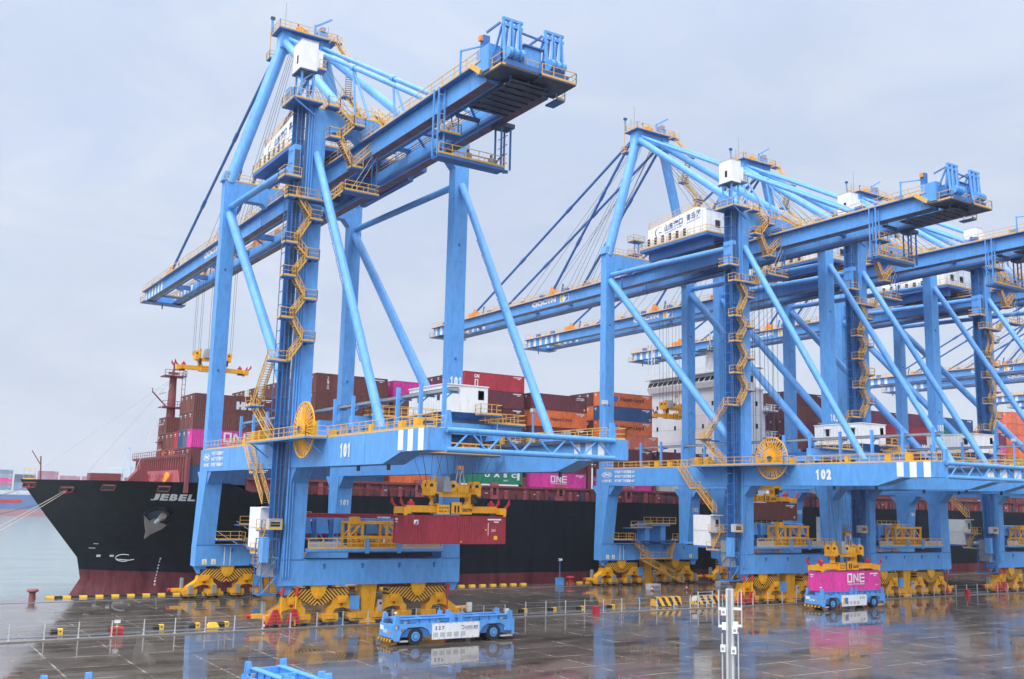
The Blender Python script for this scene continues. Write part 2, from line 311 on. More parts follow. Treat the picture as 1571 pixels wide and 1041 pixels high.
def tag(o, label, cat, group=None):
    o['label'] = label; o['category'] = cat
    if group: o['group'] = group
    return o
def kids(o): return [c for c in ALLKIDS.get(o.name, [])]
ALLKIDS = {}
def index_kids():
    ALLKIDS.clear()
    for o in bpy.data.objects:
        if o.parent: ALLKIDS.setdefault(o.parent.name, []).append(o)
def copy_tree(o, parent=None, skip=()):
    c = o.copy(); COL.objects.link(c); c.parent = parent
    for ch in kids(o):
        if ch.name.split('.')[0] not in skip: copy_tree(ch, c, skip)
    return c
_font_cache = {}
def text_mesh(s, bold=0.0, spacing=1.0):
    key = (s, bold, spacing)
    if key in _font_cache: return _font_cache[key]
    cu = bpy.data.curves.new('lettering', 'FONT'); cu.body = s; cu.size = 1.0; cu.offset = bold; cu.space_character = spacing; cu.resolution_u = 3
    ob = bpy.data.objects.new('lettering', cu); COL.objects.link(ob)
    dg = bpy.context.evaluated_depsgraph_get(); dg.update()
    me = bpy.data.meshes.new_from_object(ob.evaluated_get(dg))
    V = [v.co.copy() for v in me.vertices]; P = [list(p.vertices) for p in me.polygons]
    bpy.data.objects.remove(ob); bpy.data.curves.remove(cu); bpy.data.meshes.remove(me)
    xs = [v.x for v in V] or [0]; ys = [v.y for v in V] or [0]
    _font_cache[key] = (V, P, min(xs), max(xs), min(ys), max(ys)); return _font_cache[key]
def put_text(mb, s, org, right, up, w, h, mat, bold=0.02, spacing=1.0, warp=None):
    V, P, x0, x1, y0, y1 = text_mesh(s, bold, spacing)
    if not P: return mb
    org = Vector(org); right = Vector(right); up = Vector(up)
    pts = [org + right*((v.x-x0)/(x1-x0)*w) + up*((v.y-y0)/(y1-y0)*h) for v in V]
    if warp: pts = [warp(p) for p in pts]
    return mb.poly(pts, P, mat)
def put_number(mb, s, org, right, up, w, h, mat, off=None):
    n = len(s); cw = w/n; org = Vector(org); right = Vector(right); up = Vector(up)
    for k, ch in enumerate(s):
        o = org+right*cw*k
        if ch == '1':
            g = [(.42, 0), (.72, 0), (.72, 1), (.5, 1), (.15, .78), (.15, .6), (.42, .74)]
            mb.poly([o+right*u*cw*.9+up*v*h for u, v in g], [tuple(range(len(g)))], mat)
        else: put_text(mb, ch, o+right*cw*.08, right, up, cw*.84, h, mat, .07)
    return mb
def disc(mb, c, ax, r, t, mat, n=16):
    c = Vector(c); a = Vector(ax).normalized()*t/2
    return mb.tube(c-a, c+a, r, mat, n)

# ------------------------------------------------------------------ the ship-to-shore crane (local: x along quay, y towards the sea)
LS0, LS1, WS0, WS1 = 0.78, 3.0, 32.6, 34.8
ZB, ZT = 16.48, 19.32
GX0, GX1, GZ0, GZ1 = 2.2, 3.53, 52.25, 54.2
D102, D103, D104 = 67.306, 94.203, 129.0
def crane_parts(T):
    P = lambda mb, n, par=T, **k: mb.build(n, par, **k)
    # --- gantry steelwork
    for y0, y1 in ((LS0, LS1), (WS0, WS1)):
        b = MB(); b.box(-10.8, 10.8, y0, y1, 4.15, 6.88, BLUE)
        for x in (-8.2, 8.2):                                   # foot lugs and joint bands
            b.box(x-.12, x+.12, y0-.03, y1+.03, 4.15, 6.9, BLUE)
        for x in (-10.2, 10.0): b.frus((x-.75, x+.75, y0+.5, y1-.5), 4.15, (x-.75, x+.75, y0+.5, y1-.5), 4.16, BLUE)
        for x in (-10.0, 10.0): b.prism([(x-.9, 4.15), (x+.9, 4.15), (x+.35, 3.2), (x-.35, 3.2)], lambda u, v, t: (u, t, v), y0+.35, y0+.75, BLUE)
        b.box(-10.8, 10.8, y0-.025, y0, 6.78, 6.90, DBLUE)
        for x in (-6, -1.5, 3, 7.4): b.tube((x, y0-.12, 6.3), (x, y0, 6.3), .16, DBLUE); b.box(x-.1, x+.1, y0-.06, y0, 5.9, 6.2, DBLUE)
        s = P(b, 'sill_beam')
        sg = MB()
        for x, mat in ((-9.6, SYEL), (-8.4, WHITE), (9.0, WHITE)):
            sg.box(x-.3, x+.3, y0-.035, y0-.02, 4.35, 5.05, WHITE if mat is SYEL else mat)
            sg.prism([(x-.22, 4.45), (x+.22, 4.45), (x, 4.95)], lambda u, v, t: (u, t, v), y0-.05, y0-.036, SYEL)
        for x in (-7.0, -6.2): sg.box(x-.05, x+.05, y0-.05, y0-.02, 4.2, 6.6, WHITE)
        if y0 > 10: P(sg, 'warning_sign', s)
    for sx in (-1, 1):
        for ws in (0, 1):
            y0, y1 = ((LS0, LS1), (WS0, WS1))[ws]
            b = MB(); S = lambda a, c: (min(sx*a, sx*c), max(sx*a, sx*c))
            lo = (*S(10.78, 8.35), y0+.02, y1-.02); hi = (*S(10.42, 8.25), y0 - (1.2 if ws else 0), y1)
            b.frus(lo, 6.88, hi, ZB, BLUE)
            up0 = (*S(10.4, 8.5), y0, y0+1.55); b.frus(up0, ZT, up0, 56.9 if ws else 57.1, BLUE)
            # fillets at the portal beam
            for k, yy in ((1, hi[3]), (-1, hi[2])):
                b.prism([(yy, ZB-.01), (yy + k*1.5, ZB-.01), (yy, ZB-1.6)], lambda u, v, t: (t, u, v), sx*10.3, sx*8.35, BLUE)
            for z in (24.5, 33, 42, 50): b.box(up0[0]-.02, up0[1]+.02, y0-.02, y0+1.57, z, z+.07, BLUE)
            # inner bracket lugs
            for z in (30, 44): b.box(up0[0]+.7, up0[0]+.95, y0-.1, y0, z, z+.3, DBLUE)
            P(b, 'leg')
        b = MB()
        prof = [(-30.28, 17.45), (-25.4, 17.45), (-21.9, ZB), (WS1, ZB), (WS1, ZT), (-30.28, ZT)]
        b.prism(prof, lambda u, v, t: (t, u, v), sx*10.43, sx*8.3, BLUE)
        for y in (-18, -10, 12, 22): b.box(sx*10.36-.1, sx*10.36+.1, y-.03, y+.03, ZB+.02, ZT-.02, BLUE)
        b.box(sx*8.05-.25, sx*8.05+.25, -30, 34, ZT-.25, ZT+.1, UNDER)
        for y in (-21, -14.5): b.tube((sx*9.4, y, ZB-.5), (sx*9.4, y, ZB), .18, DARK)
        pb = P(b, 'portal_beam')
        for y in (-29.0, -27.1, -25.3):
            for x in (10.46, 8.27): w = MB(); w.box(sx*x-.015, sx*x+.015, y-.47, y+.47, 17.46 if y < -26 else 17.56, ZT-.03, LETW); P(w, 'white_band', pb)
        b = MB(); X = sx*10.38
        if sx < 0:
            b.rail([(X, 9.2, ZT), (X, 33.5, ZT), (X+1.9, 33.5, ZT)]); b.rail([(X, -9.2, ZT), (X, -29.6, ZT), (X+1.0, -29.6, ZT)])
            b.rail([(-8.4, -29.6, ZT), (-8.4, 30, ZT)], step=2.2)
        else:
            b.rail([(X, 33.5, ZT), (X, -30.0, ZT), (8.6, -30.0, ZT)], step=2); b.rail([(8.45, -29.6, ZT), (8.45, 30, ZT)], step=2.2)
        for y in [(-26+3.1*k) for k in range(18)]:              # lockers, cable drums and gates along the walk
            q = rnd.random()
            if q < .5: b.box(sx*9.0-.25, sx*9.0+.25, y, y+.5+q, ZT, ZT+.9+q*.6, YEL if q < .34 else GREY)
        P(b, 'walkway_railing')
        # braces in the side frames
        X = sx*9.45
        b = MB(); b.tube((X, 32.2, 53.0), (X, 2.35, 52.0), .44, BLUE, 14); P(b, 'horizontal_brace', smooth=False)
        b = MB(); b.tube((X, 32.5, 52.0), (X, 3.2, 22.2), .62, BLUE, 14); b.frus((X-.5, X+.5, 2.4, 5.6), ZT, (X-.35, X+.35, 2.2, 3.4), 23.2, BLUE)
        P(b, 'diagonal_brace')
        b = MB(); b.tube((X, .7, 51.6), (X, -19.6, ZT), .45, BLUE, 14); b.box(X-.5, X+.5, -21, -18.4, ZT-.05, ZT+.5, BLUE)
        for k in range(9):
            t = .25 + k*.06; p = Vector((X, .7, 51.6)).lerp(Vector((X, -19.6, ZT)), t); b.bar(p+Vector((-.6, .2, .1)), p+Vector((-.6, 0, 0))+Vector((0, -1.1, -1.75)), .06, .06, DBLUE)
            b.bar(p+Vector((-.6, 0, 0)), p+Vector((0, 0, 0)), .05, .05, DBLUE)
        P(b, 'land_brace')
    # --- truss joining the landward ends of the portal beams
    b = MB(); y = -30.52
    b.tube((-8.9, y, 19.15), (8.6, y, 19.15), .24, BLUE, 12); b.tube((-8.9, y, 17.55), (8.6, y, 17.55), .24, BLUE, 12)
    n = 10
    for k in range(n):
        x0 = -8.3+16.6*k/n; x1 = -8.3+16.6*(k+1)/n; za, zb = (17.55, 19.15) if k % 2 == 0 else (19.15, 17.55)
        b.tube((x0, y, za), (x1, y, zb), .1, BLUE, 8)
    for x in (-8.6, 8.6): b.prism([(x-.35, 19.0), (x+.35, 19.0), (x+.1, 20.8), (x-.25, 20.8)], lambda u, v, t: (u, t, v), y+.1, y+.45, BLUE)
    P(b, 'end_truss')
    # --- girders and boom
    for sx in (-1, 1):
        for nm, ya, yb in (('girder', -26.2, 36.6), ('boom_girder', 36.9, 108.4)):
            b = MB(); b.box(min(sx*GX0, sx*GX1), max(sx*GX0, sx*GX1), ya, yb, GZ0, GZ1, BLUE)
            b.box(sx*1.95-.25, sx*1.95+.25, ya, yb, GZ0+.02, GZ0+.34, DBLUE); b.box(sx*1.9-.08, sx*1.9+.08, ya, yb, GZ0+.34, GZ0+.52, GREY)
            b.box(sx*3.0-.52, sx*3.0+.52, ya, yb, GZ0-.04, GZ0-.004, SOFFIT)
            for y in range(int(ya)+3, int(yb), 6): b.box(sx*GX1-.03, sx*GX1+.03, y, y+.06, GZ0+.05, GZ1-.02, BLUE); b.box(sx*GX0-.02, sx*GX0+.02, y, y+.08, GZ0+.4, GZ1, BLUE)
            g = P(b, nm)
            r = MB()
            x = sx*(GX1+.05)
            r.box(sx*(GX1+.35)-.35, sx*(GX1+.35)+.35, ya, yb, GZ1-.12, GZ1-.02, DBLUE); x = sx*(GX1+.66)
            r.rail([(x, ya+.3, GZ1), (x, yb-.3, GZ1)], step=2.4); r.rail([(sx*2.5, ya+.3, GZ1), (sx*2.5, yb-.3, GZ1)], step=3.2, kick=False)
            for k in range(int((yb-ya)/7)):
                y = ya+3+k*7+rnd.random()*2; q = rnd.random(); r.box(sx*3.1-.3, sx*3.1+.3, y, y+.6+q, GZ1, GZ1+.6+q*.7, (YEL, GREY, DBLUE, ORANGE)[int(q*4) % 4])
            r.build('girder_railing', g)
            if nm == 'boom_girder':
                for k in range(6):
                    y = 107.6-k*2.5
                    for xx, zz in ((GX1+.02, GZ0+.02), (GX0-.015, GZ0+.36)): w = MB(); w.box(sx*xx-.015, sx*xx+.015, y-1.0, y, zz, GZ1-.03, LETW); w.build('white_band', g)
    for y in (-26.0, -19.5, -8, 12, 22, 48, 60, 72, 84, 96): b = MB(); b.box(-2.2, 2.2, y-.35, y+.35, GZ1-.9, GZ1-.1, DBLUE); b.bar((-2.1, y, GZ1-.3), (2.1, y+5, GZ1-.3), .2, .2, DBLUE); P(b, 'cross_tie')
    b = MB(); b.box(-2.2, 2.2, 107.4, 108.39, GZ0+.1, GZ1-.01, BLUE)
    P(b, 'cross_tie')
    b = MB(); b.deck(-4.2, 4.2, 106.2, 109.3, GZ0-.15, 'nwe'); P(b, 'boom_tip_platform'); b = MB(); b.deck(-1.9, 1.9, 99.5, 101, GZ0+.1, 'ns')
    b.tube((0, 108.2, GZ0-1.2), (0, 108.2, GZ0-.2), .12, DARK)
    P(b, 'boom_tip_platform')
    for x in (-1.9, -.9, .7, 1.9): b = MB(); b.box(x-.25, x+.25, 108.4, 108.9, GZ0, GZ0+1.3, DBLUE); P(b, 'buffer')
    b = MB()
    for k, x in enumerate((-1.5, -1.2, -.9, .9, 1.2, 1.5)): b.bar((x, -24, GZ1-.35-.05*(k % 3)), (x, 105, GZ1-.35-.05*(k % 3)), .045, .045, ROPE)
    P(b, 'trolley_ropes')
    # --- top cross frames
    for nm, y0, zt, zb in (('cross_frame', LS0, 57.1, 54.62), ('cross_frame', WS0, 56.9, 54.3)):
        b = MB(); y1 = y0+1.55
        b.box(-8.5, 8.5, y0+.003, y1-.003, zb+.1, zt-.003, BLUE)
        for sx in (-1, 1):
            b.prism([(sx*4.9, zb+.1), (sx*4.3, zb-.45), (sx*4.2, GZ1-.02), (sx*2.4, GZ1-.02), (sx*2.4, zb+.1)], lambda u, v, t: (u, t, v), y0+.01, y1-.01, BLUE)
            b.prism([(sx*8.5, zb+.1), (sx*7.6, zb+.1), (sx*8.5, zb-.9)], lambda u, v, t: (u, t, v), y0+.01, y1-.01, BLUE)
            b.box(sx*4.5-.12, sx*4.5+.12, y0-.02, y1+.02, zb+.1, zt, BLUE)
        f = P(b, nm)
        r = MB(); r.rail([(-10.3, y0, zt), (10.3, y0, zt)], step=1.8); r.rail([(-10.3, y1, zt), (10.3, y1, zt)], step=1.8); r.build('frame_railing', f)
    # --- A-frame mast, stays
    for sx in (-1, 1):
        b = MB(); b.tube((sx*9.6, 33.3, 56.6), (sx*3.05, 33.3, 79.6), .86, BLUE, 16); b.frus((sx*9.8-1, sx*9.8+1, 32.6, 34.1), 56.8, (sx*9.6-.85, sx*9.6+.85, 32.6, 34.0), 58.2, BLUE)
        P(b, 'mast_leg')
        b = MB(); b.tube((sx*3.0, 32.8, 79.4), (sx*5.4, 1.6, 57.0), .58, BLUE, 14); P(b, 'back_brace')
        b = MB(); b.tube((sx*2.7, 32.6, 80.0), (sx*2.75, -13.8, 54.6), .29, BLUE, 12)
        p = Vector((sx*2.72, 7.5, 66.2)); b.tube(p+Vector((0, .5, .28)), p-Vector((0, .5, .28)), .42, BLUE, 10)
        for y2 in (2.2, 5.4): b.tube(p, (sx*(2.72), y2-.6 if y2 < 4 else y2, 57.1 if y2 < 4 else 54.4), .16, BLUE, 8)
        b.box(sx*2.75-.4, sx*2.75+.4, -15, -13, GZ1, GZ1+.9, BLUE)
        P(b, 'back_stay')
        for nm, yy, off in (('fore_stay', 89.5, 0), ('fore_stay', 59.0, .25)):
            b = MB(); a = Vector((sx*(3.2+off), 34.0, 79.9)); q = Vector((sx*(3.0+off*.5), yy, 55.6)); b.tube(a, q, .25, DBLUE, 8)
            for t in (.36, .66): c = a.lerp(q, t); d = (q-a).normalized(); b.tube(c-d*.9, c+d*.9, .34, DBLUE, 8)
            b.prism([(yy-1.2, GZ1), (yy+1.2, GZ1), (yy+.5, GZ1+2), (yy-.1, GZ1+2)], lambda u, v, t: (t, u, v), q.x-.35, q.x+.35, ORANGE); b.bar((q.x+.5, yy-2.0, GZ1), (q.x+.5, yy-2.6, GZ1+2.3), .18, .3, DBLUE)
            P(b, nm)
    b = MB()
    for sx in (-1, 1):
        for k, yy in enumerate((52, 54.5, 56, 57.5, 70, 73)): b.bar((sx*(1+.25*k), 33.8, 79.5), (sx*(1.2+.2*k), yy, GZ1), .045, .045, ROPE)
        for k in range(4): b.bar((sx*(.8+.3*k), 32.6, 79.3), (sx*(1+.3*k), 18-k*2, 60.6), .045, .045, ROPE)
    P(b, 'boom_hoist_ropes')
    b = MB(); b.box(-3.6, 3.6, 32.5, 34.1, 78.9, 80.9, BLUE)
    for x in (-3.0, 3.0): b.frus((x-.9, x+.9, 32.3, 34.3), 78.3, (x-.75, x+.75, 32.3, 34.3), 80.95, BLUE)
    hd = P(b, 'mast_head')
    b = MB(); b.deck(-4.4, 4.6, 31.6, 35.2, 81.1); b.deck(-4.8, -3.4, 34.2, 35.6, 77.2, 'nws'); b.box(-4.6, -4.5, 35, 35.1, 77.2, 82.8, RAIL)
    b.box(-1.5, .3, 32.6, 34, 81.1, 82.1, ORANGE); b.box(-1.2, -.4, 32.5, 34.1, 81.7, 82.4, YEL)
    b.bar((1.6, 33.2, 81.1), (1.6, 33.2, 83.6), .3, .3, BLUE); b.bar((1.6, 33.2, 83.4), (3.9, 32.6, 84.9), .24, .24, BLUE); b.box(1.9, 3.4, 32.6, 33.9, 81.1, 82.6, BLUE); b.box(2.3, 3.0, 32.5, 34, 82.6, 83.3, GREY)
    b.bar((-4.2, 35, 81.1), (-4.5, 35, 83.6), .18, .3, BLUE); b.box(-4.7, -4.1, 34.8, 35.2, 83.5, 83.9, UNDER)
    for x, z in ((-2.6, 86.5), (-.6, 83.4), (4.2, 84.6), (3.2, 83.6), (-3.4, 83.8)): b.bar((x, 34.6, 81), (x, 34.6, z), .07, .07, GREY)
    b.tube((-.6, 34.6, 83.4), (-.6, 34.6, 83.7), .12, RED)
    P(b, 'mast_platform', hd)
    b = MB()                                                    # stair flights up the right-hand mast leg
    zz = [57.4, 61.2, 65, 68.8, 72.6, 76.4, 80.6]
    for k in range(6):
        f0 = (zz[k]-57)/23; f1 = (zz[k+1]-57)/23; xa = 9.6-6.6*f0+1.4; xb = 9.6-6.6*f1+1.4
        ya, yb = (31.2, 28.4) if k % 2 == 0 else (28.4, 31.2)
        b.stair((xa, ya, zz[k]), (xb, yb, zz[k+1]), .9, RAIL); b.deck(xb-.9, xb+.7, yb-.6, yb+.6, zz[k+1], 'ew')
    P(b, 'mast_stairs')
    # --- machinery house with its logo
    b = MB(); b.deck(-8.9, 8.9, 9.2, 25.4, 56.05, 'nsew', DBLUE, .5)
    b.prism([(10.3, 56.06), (24.4, 56.06), (24.4, 59.5), (12.8, 60.9), (10.3, 60.2)], lambda u, v, t: (t, u, v), -7.9, 7.9, WHITE)
    for x in (-7, 0, 7): b.box(x-.4, x+.4, 10, 24.8, GZ1, 55.6, DBLUE)
    for x in (-5.5, -2.5, 1.5, 4.5): b.box(x-.5, x+.5, 10.24, 10.32, 57.4, 58.5, DARK); b.box(x-.6, x+.6, 10.1, 10.32, 58.55, 58.65, WHITE)
    for k in range(8): b.box(-7.94, -7.9, 11.2+k*1.75, 11.26+k*1.75, 56.1, 60.1-.11*k-(.0 if k else .0) if k < 1 else 60.75-.115*(11.2+k*1.75-12.8) - .05, LGREY)
    for k in range(9): b.box(-7.0+k*1.75, -6.95+k*1.75, 10.27, 10.3, 56.1, 60.1, LGREY)
    b.box(-8.0, 8.0, 10.2, 10.3, 60.1, 60.22, LGREY)
    mh = P(b, 'machinery_house')
    b = MB(); b.rail([(-7.8, 12.8, 60.95), (-7.8, 24.3, 59.55), (7.8, 24.3, 59.55), (7.8, 12.8, 60.95), (-7.8, 12.8, 60.95)], step=1.6); b.build('roof_railing', mh)
    for k in range(6):
        y = 23.2-k*1.75; b = MB(); b.box(-8.6, -7.91, y-.65, y+.65, 56.35, 57.75, WHITE); b.box(-8.63, -8.6, y-.15, y+.5, 56.45, 57.65, DARK)
        for z in (56.75, 57.05, 57.35): b.box(-8.64, -8.63, y-.15, y+.5, z, z+.05, GREY)
        b.build('ventilation_unit', mh)
    b = MB(); X = -7.93; rt = (0, -1, 0); up = (0, 0.0, 1)
    sl = (0, -1, .115)
    put_text(b, '山东港口', (X, 20.2, 58.35), sl, up, 4.4, 1.15, LETB, .03)
    put_text(b, 'SHANDONG PORT', (X, 20.2, 57.95), sl, up, 4.4, .25, LETB, .02); b.build('house_lettering', mh); b = MB()
    put_text(b, '青岛港', (X, 14.9, 58.95), sl, up, 3.3, 1.1, LETB, .01)
    put_text(b, 'QINGDAO PORT', (X, 14.9, 58.55), sl, up, 3.3, .2, LETB, .02)
    b.build('house_lettering', mh); b = MB()
    for k in range(20):                                         # round swoosh emblem
        a0 = .6+k*.24; a1 = a0+.25; w0, w1 = .1+.012*k, .1+.012*(k+1); c = lambda a, r: (X, 21.6-math.cos(a)*r, 58.6+math.sin(a)*r)
        b.poly([c(a0, 1.0), c(a1, 1.0), c(a1, 1.0-w1), c(a0, 1.0-w0)], [(0, 1, 2, 3)], LETB if k > 6 else SYEL)
    b.box(X-.005, X+.005, 20.9, 21.6, 58.42, 58.58, LETB)
    b.build('house_emblem', mh)
    # slim lattice tower on the sea side of the house
    b = MB()
    for dx in (-.5, .5):
        for dy in (-.5, .5): b.bar((3+dx, 40+dy, GZ1), (3+dx, 40+dy, 62.4), .12, .12, BLUE)
    for k in range(6): b.bar((2.5, 39.5, 54.6+k*1.25), (3.5, 39.5, 55.8+k*1.25), .08, .08, BLUE); b.bar((2.5, 39.5, 54.6+k*1.25), (2.5, 40.5, 55.8+k*1.25), .08, .08, BLUE)
    b.deck(1.2, 3.2, 39.2, 41, 59.9); b.deck(1.2, 3.8, 39.2, 41, 62.5)
    P(b, 'lamp_tower')
    # --- lift shaft on the land-side left leg, white head box
    b = MB(); b.box(-9.95, -11.95, .8, 3.3, 61.4, 64.8, WHITE); b.box(-12.0, -9.9, .75, 3.35, 61.2, 61.4, UNDER); b.box(-11.97, -11.95, 1.6, 2.1, 62.2, 63.2, DARK); b.box(-9.9, -9.3, .9, 1.7, 61.9, 64, WHITE)
    b.box(-12.0, -9.9, .75, 3.35, 64.8, 64.88, LGREY)
    for x in (-11.6, -10.2):
        for y in (1.1, 2.9): b.bar((x, y, 57.3), (x, y, 61.3), .2, .2, BLUE)
    for k in range(3): b.bar((-11.6, 1.1, 57.4+k*1.3), (-10.2, 1.1, 58.7+k*1.3), .12, .12, BLUE); b.bar((-11.6, 2.9, 58.7+k*1.3), (-11.6, 1.1, 57.4+k*1.3), .12, .12, BLUE)
    b.deck(-9.9, -9.0, .3, 1.6, 61.6, 'se')
    P(b, 'lift_head_box')
    b = MB(); b.box(-11.75, -11.1, 1.0, 1.12, 8, 57, UNDER); b.box(-11.9, -10.95, 2.3, 2.42, 8, 57, DBLUE); b.box(-11.0, -10.93, 1.12, 2.3, 8, 57, DBLUE)
    for x in (-11.85, -11.4, -11.05): b.bar((x, .95, 6), (x, .95, 57), .12, .12, DBLUE)
    for x in (-10.6, -10.3, -10.0): b.tube((x, .62, 5), (x, .62, 57), .08, BLUE, 6)
    for k in range(34): z = 8+k*1.45; b.bar((-12.35, .9, z), (-10.9, .9, z), .07, .07, DBLUE); b.bar((-12.35, .9, z), (-12.35, 2.2, z), .07, .07, DBLUE)
    for y in (.9, 2.2): b.bar((-12.35, y, 22), (-12.35, y, 46), .07, .07, DBLUE)
    P(b, 'lift_shaft')
    b = MB(); b.box(-12.9, -11.1, .9, 3.2, 3.2, 3.35, DBLUE)
    for x in (-12.85, -11.15):
        for y in (.95, 3.1): b.bar((x, y, 3.2), (x, y, 9), .09, .09, DBLUE)
    for z in (3.3, 5.2, 7.1, 9): b.bar((-12.85, .95, z), (-11.15, .95, z), .08, .08, BLUE); b.bar((-12.85, .95, z), (-12.85, 3.1, z), .08, .08, DBLUE)
    for z in (3.3, 5.2): b.bar((-12.85, .95, z), (-11.15, .95, z+1.9), .06, .06, BLUE); b.bar((-12.85, 3.1, z), (-12.85, .95, z+1.9), .06, .06, DBLUE)
    b.box(-12.7, -11.5, 1.2, 2.9, 5.2, 8.8, GREY); b.box(-12.95, -12.3, .6, 1.6, 6.6, 9.2, BLUE)
    b.box(-12.6, -11.2, .2, 1.0, 10, 11.1, LGREY); b.box(-12.4, -11.4, .18, .2, 10.3, 10.8, DARK); b.rail([(-12.6, .1, 10), (-11.2, .1, 10)])
    P(b, 'lift_landing_cage')
    b = MB(); b.deck(-13.0, -9.6, -.7, 3.2, 57.2, 'snw'); b.box(-12.9, -12.2, 1.2, 2.6, 57.2, 59.0, BLUE); b.bar((-12.9, -.6, 57), (-10.4, -.6, 55.5), .2, .2, DBLUE)
    P(b, 'lift_top_platform')
    b = MB(); b.deck(-13.2, -11.3, .2, 2.4, 48.4, 'snw'); b.box(-12.2, -11.4, .5, 2.3, 48.4, 52.2, BLUE); b.box(-12.1, -11.5, .47, .5, 48.8, 51.6, UNDER)
    P(b, 'lift_stop_cabin')
    # --- zigzag stairs on the land face of that leg
    L = [(-12.2, 27.8), (-9.7, 30.1), (-12.2, 32.4), (-9.7, 34.7), (-12.2, 37.0), (-9.7, 39.3), (-12.2, 40.7), (-9.5, 43.7), (-12.2, 45.9)]
    U = [(-8.3, 45.9), (-4.9, 48.6), (-8.4, 50.6), (-5.4, 50.6), (-8.9, 53.2), (-5.9, 55.2), (-9.0, 57.2)]
    for (xa, za), (xb, zb) in zip(L, L[1:]):
        b = MB(); b.stair((xa+(.5 if xb > xa else -.5), .05, za), (xb-(.5 if xb > xa else -.5), .05, zb), .8)
        b.deck(xb-.75, xb+.75, -.5, .62, zb, 'swe' if xb < -11 else 'se'); b.bar((xb, .6, zb-.2), (xb, -.4, zb-.2), .2, .2, DBLUE)
        P(b, 'stair_flight')
    b = MB(); b.deck(-12.0, -8.2, -.6, .6, 45.9, 's'); b.stair((-8.3, -.1, 45.9), (-6.7, -.4, 47.5), .8); b.deck(-6.8, -2.6, -1.5, -.2, 47.5, 'sne')
    for x in (-3.4, -2.8): b.bar((x, -1.0, 47.4), (x, -1.0, GZ0), .1, .1, DBLUE); b.bar((x-2.6, -1.0, 47.5), (x, -1.0, GZ0), .05, .05, LGREY)
    P(b, 'access_gallery')
    for (xa, za), (xb, zb) in (((-5.0, 50.6), (-7.9, 53.6)), ((-7.9, 53.6), (-5.0, 55.6)), ((-5.0, 55.6), (-8.2, 57.2))):
        b = MB(); sg = 1 if xb > xa else -1; b.stair((xa+.6*sg, -.1, za), (xb-.5*sg, -.1, zb), .8); b.deck(xb-.7, xb+.7, -.6, .62, zb, 'swe')
        P(b, 'stair_flight')
    b = MB(); b.stair((-5.6, -.2, 50.6), (-2.8, -.6, 53.6), .8); b.deck(-5.8, -4.4, -.7, .6, 50.6, 'sw'); P(b, 'stair_flight')
    b = MB(); b.stair((-3.3, -.9, 57.1), (-3.3, -4.8, GZ1), .9); P(b, 'stair_flight')
    b = MB(); b.deck(-13.6, -11.4, .3, 1.2, 27.8, 'sn'); b.stair((-13.1, 1.2, 27.8), (-13.1, 5.2, 23.3), .8); b.deck(-13.8, -12.3, 5.0, 6.8, 23.2, 'we'); b.stair((-13.0, 6.4, 23.2), (-12.0, 2.6, ZT+.1), .7)
    b.bar((-12.4, 6, 23), (-9.8, 6, 23), .2, .2, DBLUE); P(b, 'stair_flight')
    # --- gallery round the leg at portal level, stairs down, electrical house
    b = MB(); b.deck(-12.7, -10.45, -9, 9.2, ZT+.02, 'nsw', BLUE)
    for y in (-8, -3, 3, 8): b.bar((-12.5, y, ZT-.1), (-10.45, y, ZT-1.6), .12, .12, BLUE)
    for y in (8.2, 6.2): b.box(-12.2, -11.4, y-.3, y+.4, ZT, ZT+1.3, YEL)
    P(b, 'leg_gallery')
    b = MB(); b.stair((-11.2, 13.2, ZT), (-11.2, 10.2, 16), .8); b.deck(-11.7, -10.7, 9, 10.3, 16, 'we'); b.stair((-11.2, 9.2, 16), (-11.2, 5.6, 12.6), .8); P(b, 'stair_flight')
    b = MB(); b.box(-11.5, -9.6, 6.2, 9.8, 7.8, 12.2, WHITE); b.box(-11.53, -9.57, 6.17, 9.83, 9.95, 10.02, LGREY); b.box(-10.5, -9.9, 6.17, 6.2, 10.6, 11.6, DARK); b.box(-11.5, -9.5, 5.6, 6.2, 12.15, 12.3, WHITE); b.box(-11.6, -9.5, 6.1, 9.9, 7.5, 7.8, DBLUE)
    eh = P(b, 'electrical_house')
    b = MB(); b.deck(-11.9, -9.4, 4.4, 6.15, 9.8, 'swe'); b.deck(-12.4, -9.4, 3.3, 6.15, 7.3, 'sw'); b.stair((-11.2, 5.8, 7.3), (-11.2, 4.2, 9.8), .7); b.bar((-12.2, 3.6, 7.2), (-10.6, 4.2, 5.9), .12, .12, BLUE)
    b.build('house_balcony', eh)
    b = MB(); b.deck(-8.4, -5.2, 31.2, 32.5, 7.6, 'swe'); b.stair((-4.6, 31.8, 6.9), (-1.2, 31.8, 4.4), .8)
    b.deck(-4.8, 4.8, 31.2, 32.55, 7.5, '' if False else 'we'); b.deck(-3.6, 3.6, 31.3, 32.55, 4.4, 's'); b.stair((4.4, 31.8, 6.9), (3.2, 31.8, 4.4), .8)
    for x in (-1.8, 1.8): b.box(x-.5, x+.5, 31.6, 33.8, 6.9, 10.4, BLUE)
    b.box(-2.6, 3.2, 31.4, 34, 9.9, 10.3, BLUE); b.rail([(-5.6, 31.3, 9.6), (-1, 31.3, 9.6)]); b.rail([(-2.8, 31.3, 10.3), (4.4, 31.3, 10.3)]); b.box(-5.6, -2.3, 31.4, 33.6, 9.4, 9.6, DBLUE); b.box(-1.2, 1.2, 32, 33.5, 7.5, 9.8, DBLUE)
    b.stair((-3.4, 31.0, 4.2), (3.0+2.2, 30.6, .4), .8)
    P(b, 'sill_platform')
    # --- cable reel
    b = MB(); c = Vector((-11.75, -6.0, 20.15)); Rr = 2.8
